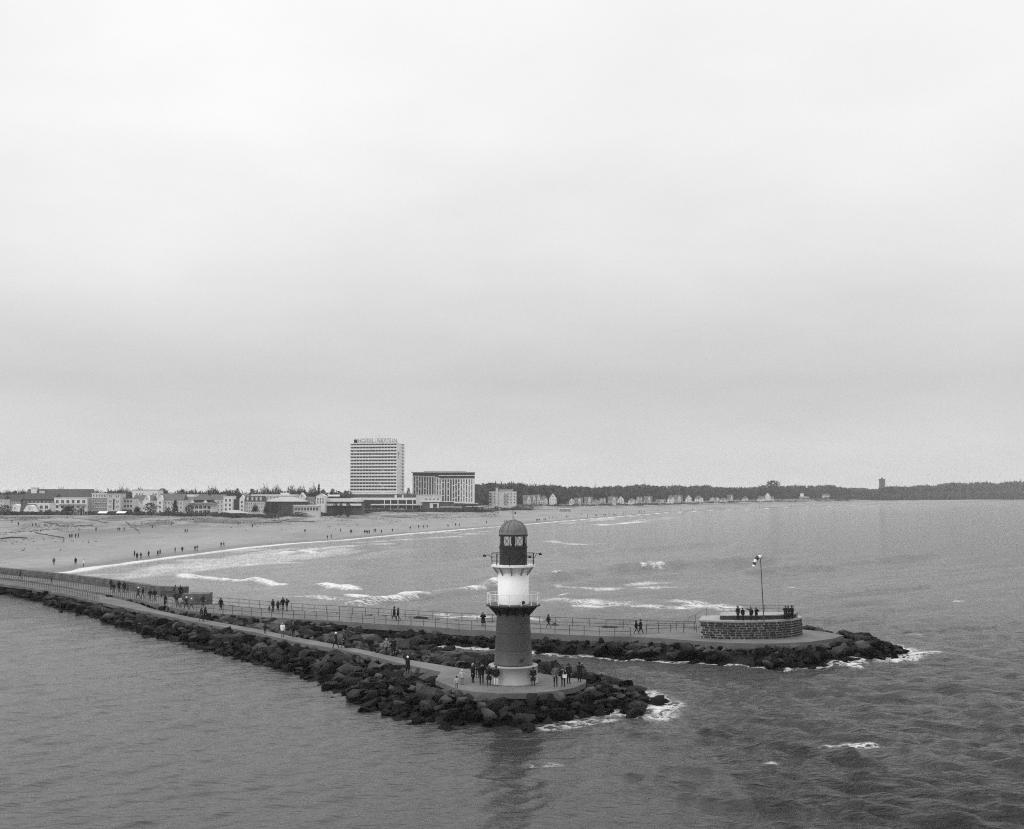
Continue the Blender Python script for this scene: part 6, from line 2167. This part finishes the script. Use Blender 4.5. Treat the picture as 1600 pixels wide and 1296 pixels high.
# walkers on the beach
W1, W2, W3 = 'walkers along the near waterline', 'people out on the sand', 'walkers far along the waterline'
beach_people = [(84, 883.5, 1), (118, 883, 1), (130.5, 886, 1), (210, 870, 1), (214, 874, 1), (220, 874, 1), (232, 871, 1), (246.5, 869, 1), (250, 868.5, 1),
                (273.5, 864.3, 1), (284.7, 863, 1), (304.5, 861.3, 1), (308, 861, 1), (345.5, 855.5, 1), (349.6, 854.5, 1), (511.5, 843, 1), (517.5, 842.3, 1),
                (109, 841.3, 2), (112.2, 841.3, 2), (118.2, 841.5, 2), (122.4, 841.3, 2), (150, 831, 2), (184.2, 830.5, 2), (187, 830.3, 2), (194, 830.5, 2), (238, 826.5, 2), (267.6, 822.5, 2), (18.5, 818, 2), (28.6, 822, 2), (51, 824, 2), (56, 823.6, 2),
                (289.3, 833, 2), (292.5, 833, 2), (372.3, 821, 2), (375, 820.5, 2), (394.3, 825, 2), (476.5, 833.5, 2), (341.8, 809, 2), (350, 808.5, 2), (371.5, 810, 2), (376, 810, 2), (622, 803.5, 2),
                (532, 832, 3), (548, 834, 3), (549.5, 834, 3), (569.5, 834.5, 3), (572, 834.8, 3), (574.5, 835, 3), (577, 834.8, 3), (584.5, 832.5, 3), (587, 832.5, 3), (596, 834.5, 3), (613, 831.5, 3), (641, 828.5, 3), (654, 826, 3), (662, 826, 3), (667.5, 825.5, 3), (700, 824, 3), (711.5, 823, 3), (718, 823, 3),
                (760, 819, 3), (788, 817.5, 3), (791, 817, 3), (806, 816.5, 3), (838, 815, 3), (840.3, 815, 3), (842.6, 815, 3), (850, 814.5, 3), (852, 814, 3), (859, 811.5, 3), (864, 810.5, 3), (869, 811.5, 3), (885, 809.5, 3), (887.5, 810, 3), (909, 805.5, 3), (918, 808, 3), (930, 807.5, 3), (932.3, 807.5, 3),
                (943.6, 807, 3), (945.6, 806.5, 3), (951.5, 805.5, 3), (958, 805.5, 3), (960.5, 806.5, 3), (962.5, 806, 3), (974, 804.5, 3), (978, 803, 3), (997, 802.3, 3), (999, 802, 3), (1002, 801.7, 3), (1006.6, 801.5, 3), (1028, 798.5, 3), (1047, 796.6, 3), (1063, 797.5, 3), (1075, 798, 3), (1082, 797.5, 3),
                (1103, 796, 3), (1107, 795.7, 3), (1116, 795, 3), (1125, 795, 3), (1130, 794.5, 3), (1139, 794, 3), (1187, 792.8, 3), (1193, 792.4, 3), (1215, 791.5, 3), (1236, 790.7, 3)]
CLUST = [  # group, px range, py range, words
    (1, 80, 90, 0, 999, 'lone dark figure on the near sand, nearest the sea wall'), (1, 110, 122, 0, 999, 'dark figure left of the white-topped one at the near waterline'), (1, 126, 134, 0, 999, 'figure in white top at the near waterline'),
    (1, 200, 255, 0, 999, 'the six near-waterline walkers above the promenade'), (1, 256, 320, 0, 999, 'the four waterline walkers above the stone wall block'),
    (1, 330, 360, 0, 999, 'the dark pair on the waterline below the beach pavilion'), (1, 500, 525, 0, 999, 'the dark pair on the waterline below the layered pavilion'),
    (2, 100, 130, 835, 850, 'the four figures standing on the sand below the flagpoles'), (2, 140, 160, 825, 835, 'lone figure on the sand below the grey many-windowed house'), (2, 180, 200, 825, 835, 'the three figures left of the diagonal dune fence'),
    (2, 230, 245, 820, 830, 'lone figure right of the diagonal dune fence'), (2, 260, 272, 815, 830, 'lone figure on the sand below the pointed conifer'), (2, 0, 60, 810, 830, 'the four figures in the dunes below the curved-gable villa'),
    (2, 285, 296, 828, 838, 'the pair on open sand below the bell-roofed house'), (2, 368, 380, 815, 823, 'the pair on the sand below the white round-gabled house'), (2, 385, 400, 815, 830, 'lone dark figure on the sand below the mansard house'),
    (2, 470, 480, 828, 838, 'lone figure on the sand below the pointed white gable'), (2, 338, 380, 805, 812, 'the four figures in front of the low beach pavilion'), (2, 615, 630, 800, 806, 'lone figure on the sand before the hotel podium columns'),
    (3, 525, 600, 0, 999, 'the tiny waterline walkers below the hotel tower'), (3, 605, 725, 0, 999, 'the tiny waterline walkers below the grid-front hotel'), (3, 755, 810, 0, 999, 'the tiny walkers around the lighthouse dome'),
    (3, 830, 856, 0, 999, 'the tiny waterline walkers just right of the lighthouse dome'), (3, 857, 890, 0, 999, 'the tiny walkers below the white beach kiosk'), (3, 900, 934, 0, 999, 'the tiny walkers right of the white beach kiosk'),
    (3, 940, 965, 0, 999, 'the dense knot of tiny walkers by the foam streak'), (3, 970, 1010, 0, 999, 'the tiny walkers right of the dense knot'), (3, 1020, 1090, 0, 999, 'the scattered tiny walkers before the middle villas'),
    (3, 1100, 1145, 0, 999, 'the tiny far walkers left of the big round tree'), (3, 1180, 1240, 0, 999, 'the farthest tiny walkers below the big round tree')]
members = {}
for i, (px, py, g) in enumerate(beach_people):
    for ci, (cg, xa, xb, ya, yb, words) in enumerate(CLUST):
        if cg == g and xa <= px <= xb and ya <= py <= yb:
            members.setdefault(ci, []).append((px, i))
            break
LABELS = {}
for ci, mem in members.items():
    mem.sort()
    for k, (px, i) in enumerate(mem):
        words = CLUST[ci][5]
        LABELS[i] = words if len(mem) == 1 else (('left' if k == 0 else 'right') + ' one of ' + words if len(mem) == 2 else ORD[k] + ' from the left of ' + words)
for i, (px, py, g) in enumerate(beach_people):
    p = on_land(px, py)
    coat = random.choice(['black', 'black', 'dark', 'dark', 'mid'])
    if i == 2:
        coat = 'white'
    person(p, random.choice(['walk', 'walk', 'stand', 'pocket']), random.uniform(1.6, 1.85), random.uniform(0, 6.28), coat, random.choice(['black', 'dark', 'mid']), random.choice(['hair', 'hat']),
           random.choice(['jacket', 'coat']), 'black', LABELS[i], (W1, W2, W3)[g - 1])

# ------------------------------------------------------------------ haze
mh = bpy.data.materials.new('sea_haze')
mh.use_nodes = True
nt = mh.node_tree
nt.nodes.remove(nt.nodes['Principled BSDF'])
pv = nt.nodes.new('ShaderNodeVolumePrincipled')
pv.inputs['Color'].default_value = (0.92, 0.92, 0.92, 1)
pv.inputs['Density'].default_value = 0.00009
pv.inputs['Anisotropy'].default_value = 0.1
nt.links.new(pv.outputs[0], nt.nodes['Material Output'].inputs['Volume'])
hz_ = MB().box(-9500, 9500, -300, 16500, -4.0, 84.0).build('haze', mh)
hz_['kind'] = 'stuff'
hz_['label'] = 'thin grey sea haze over the bay'
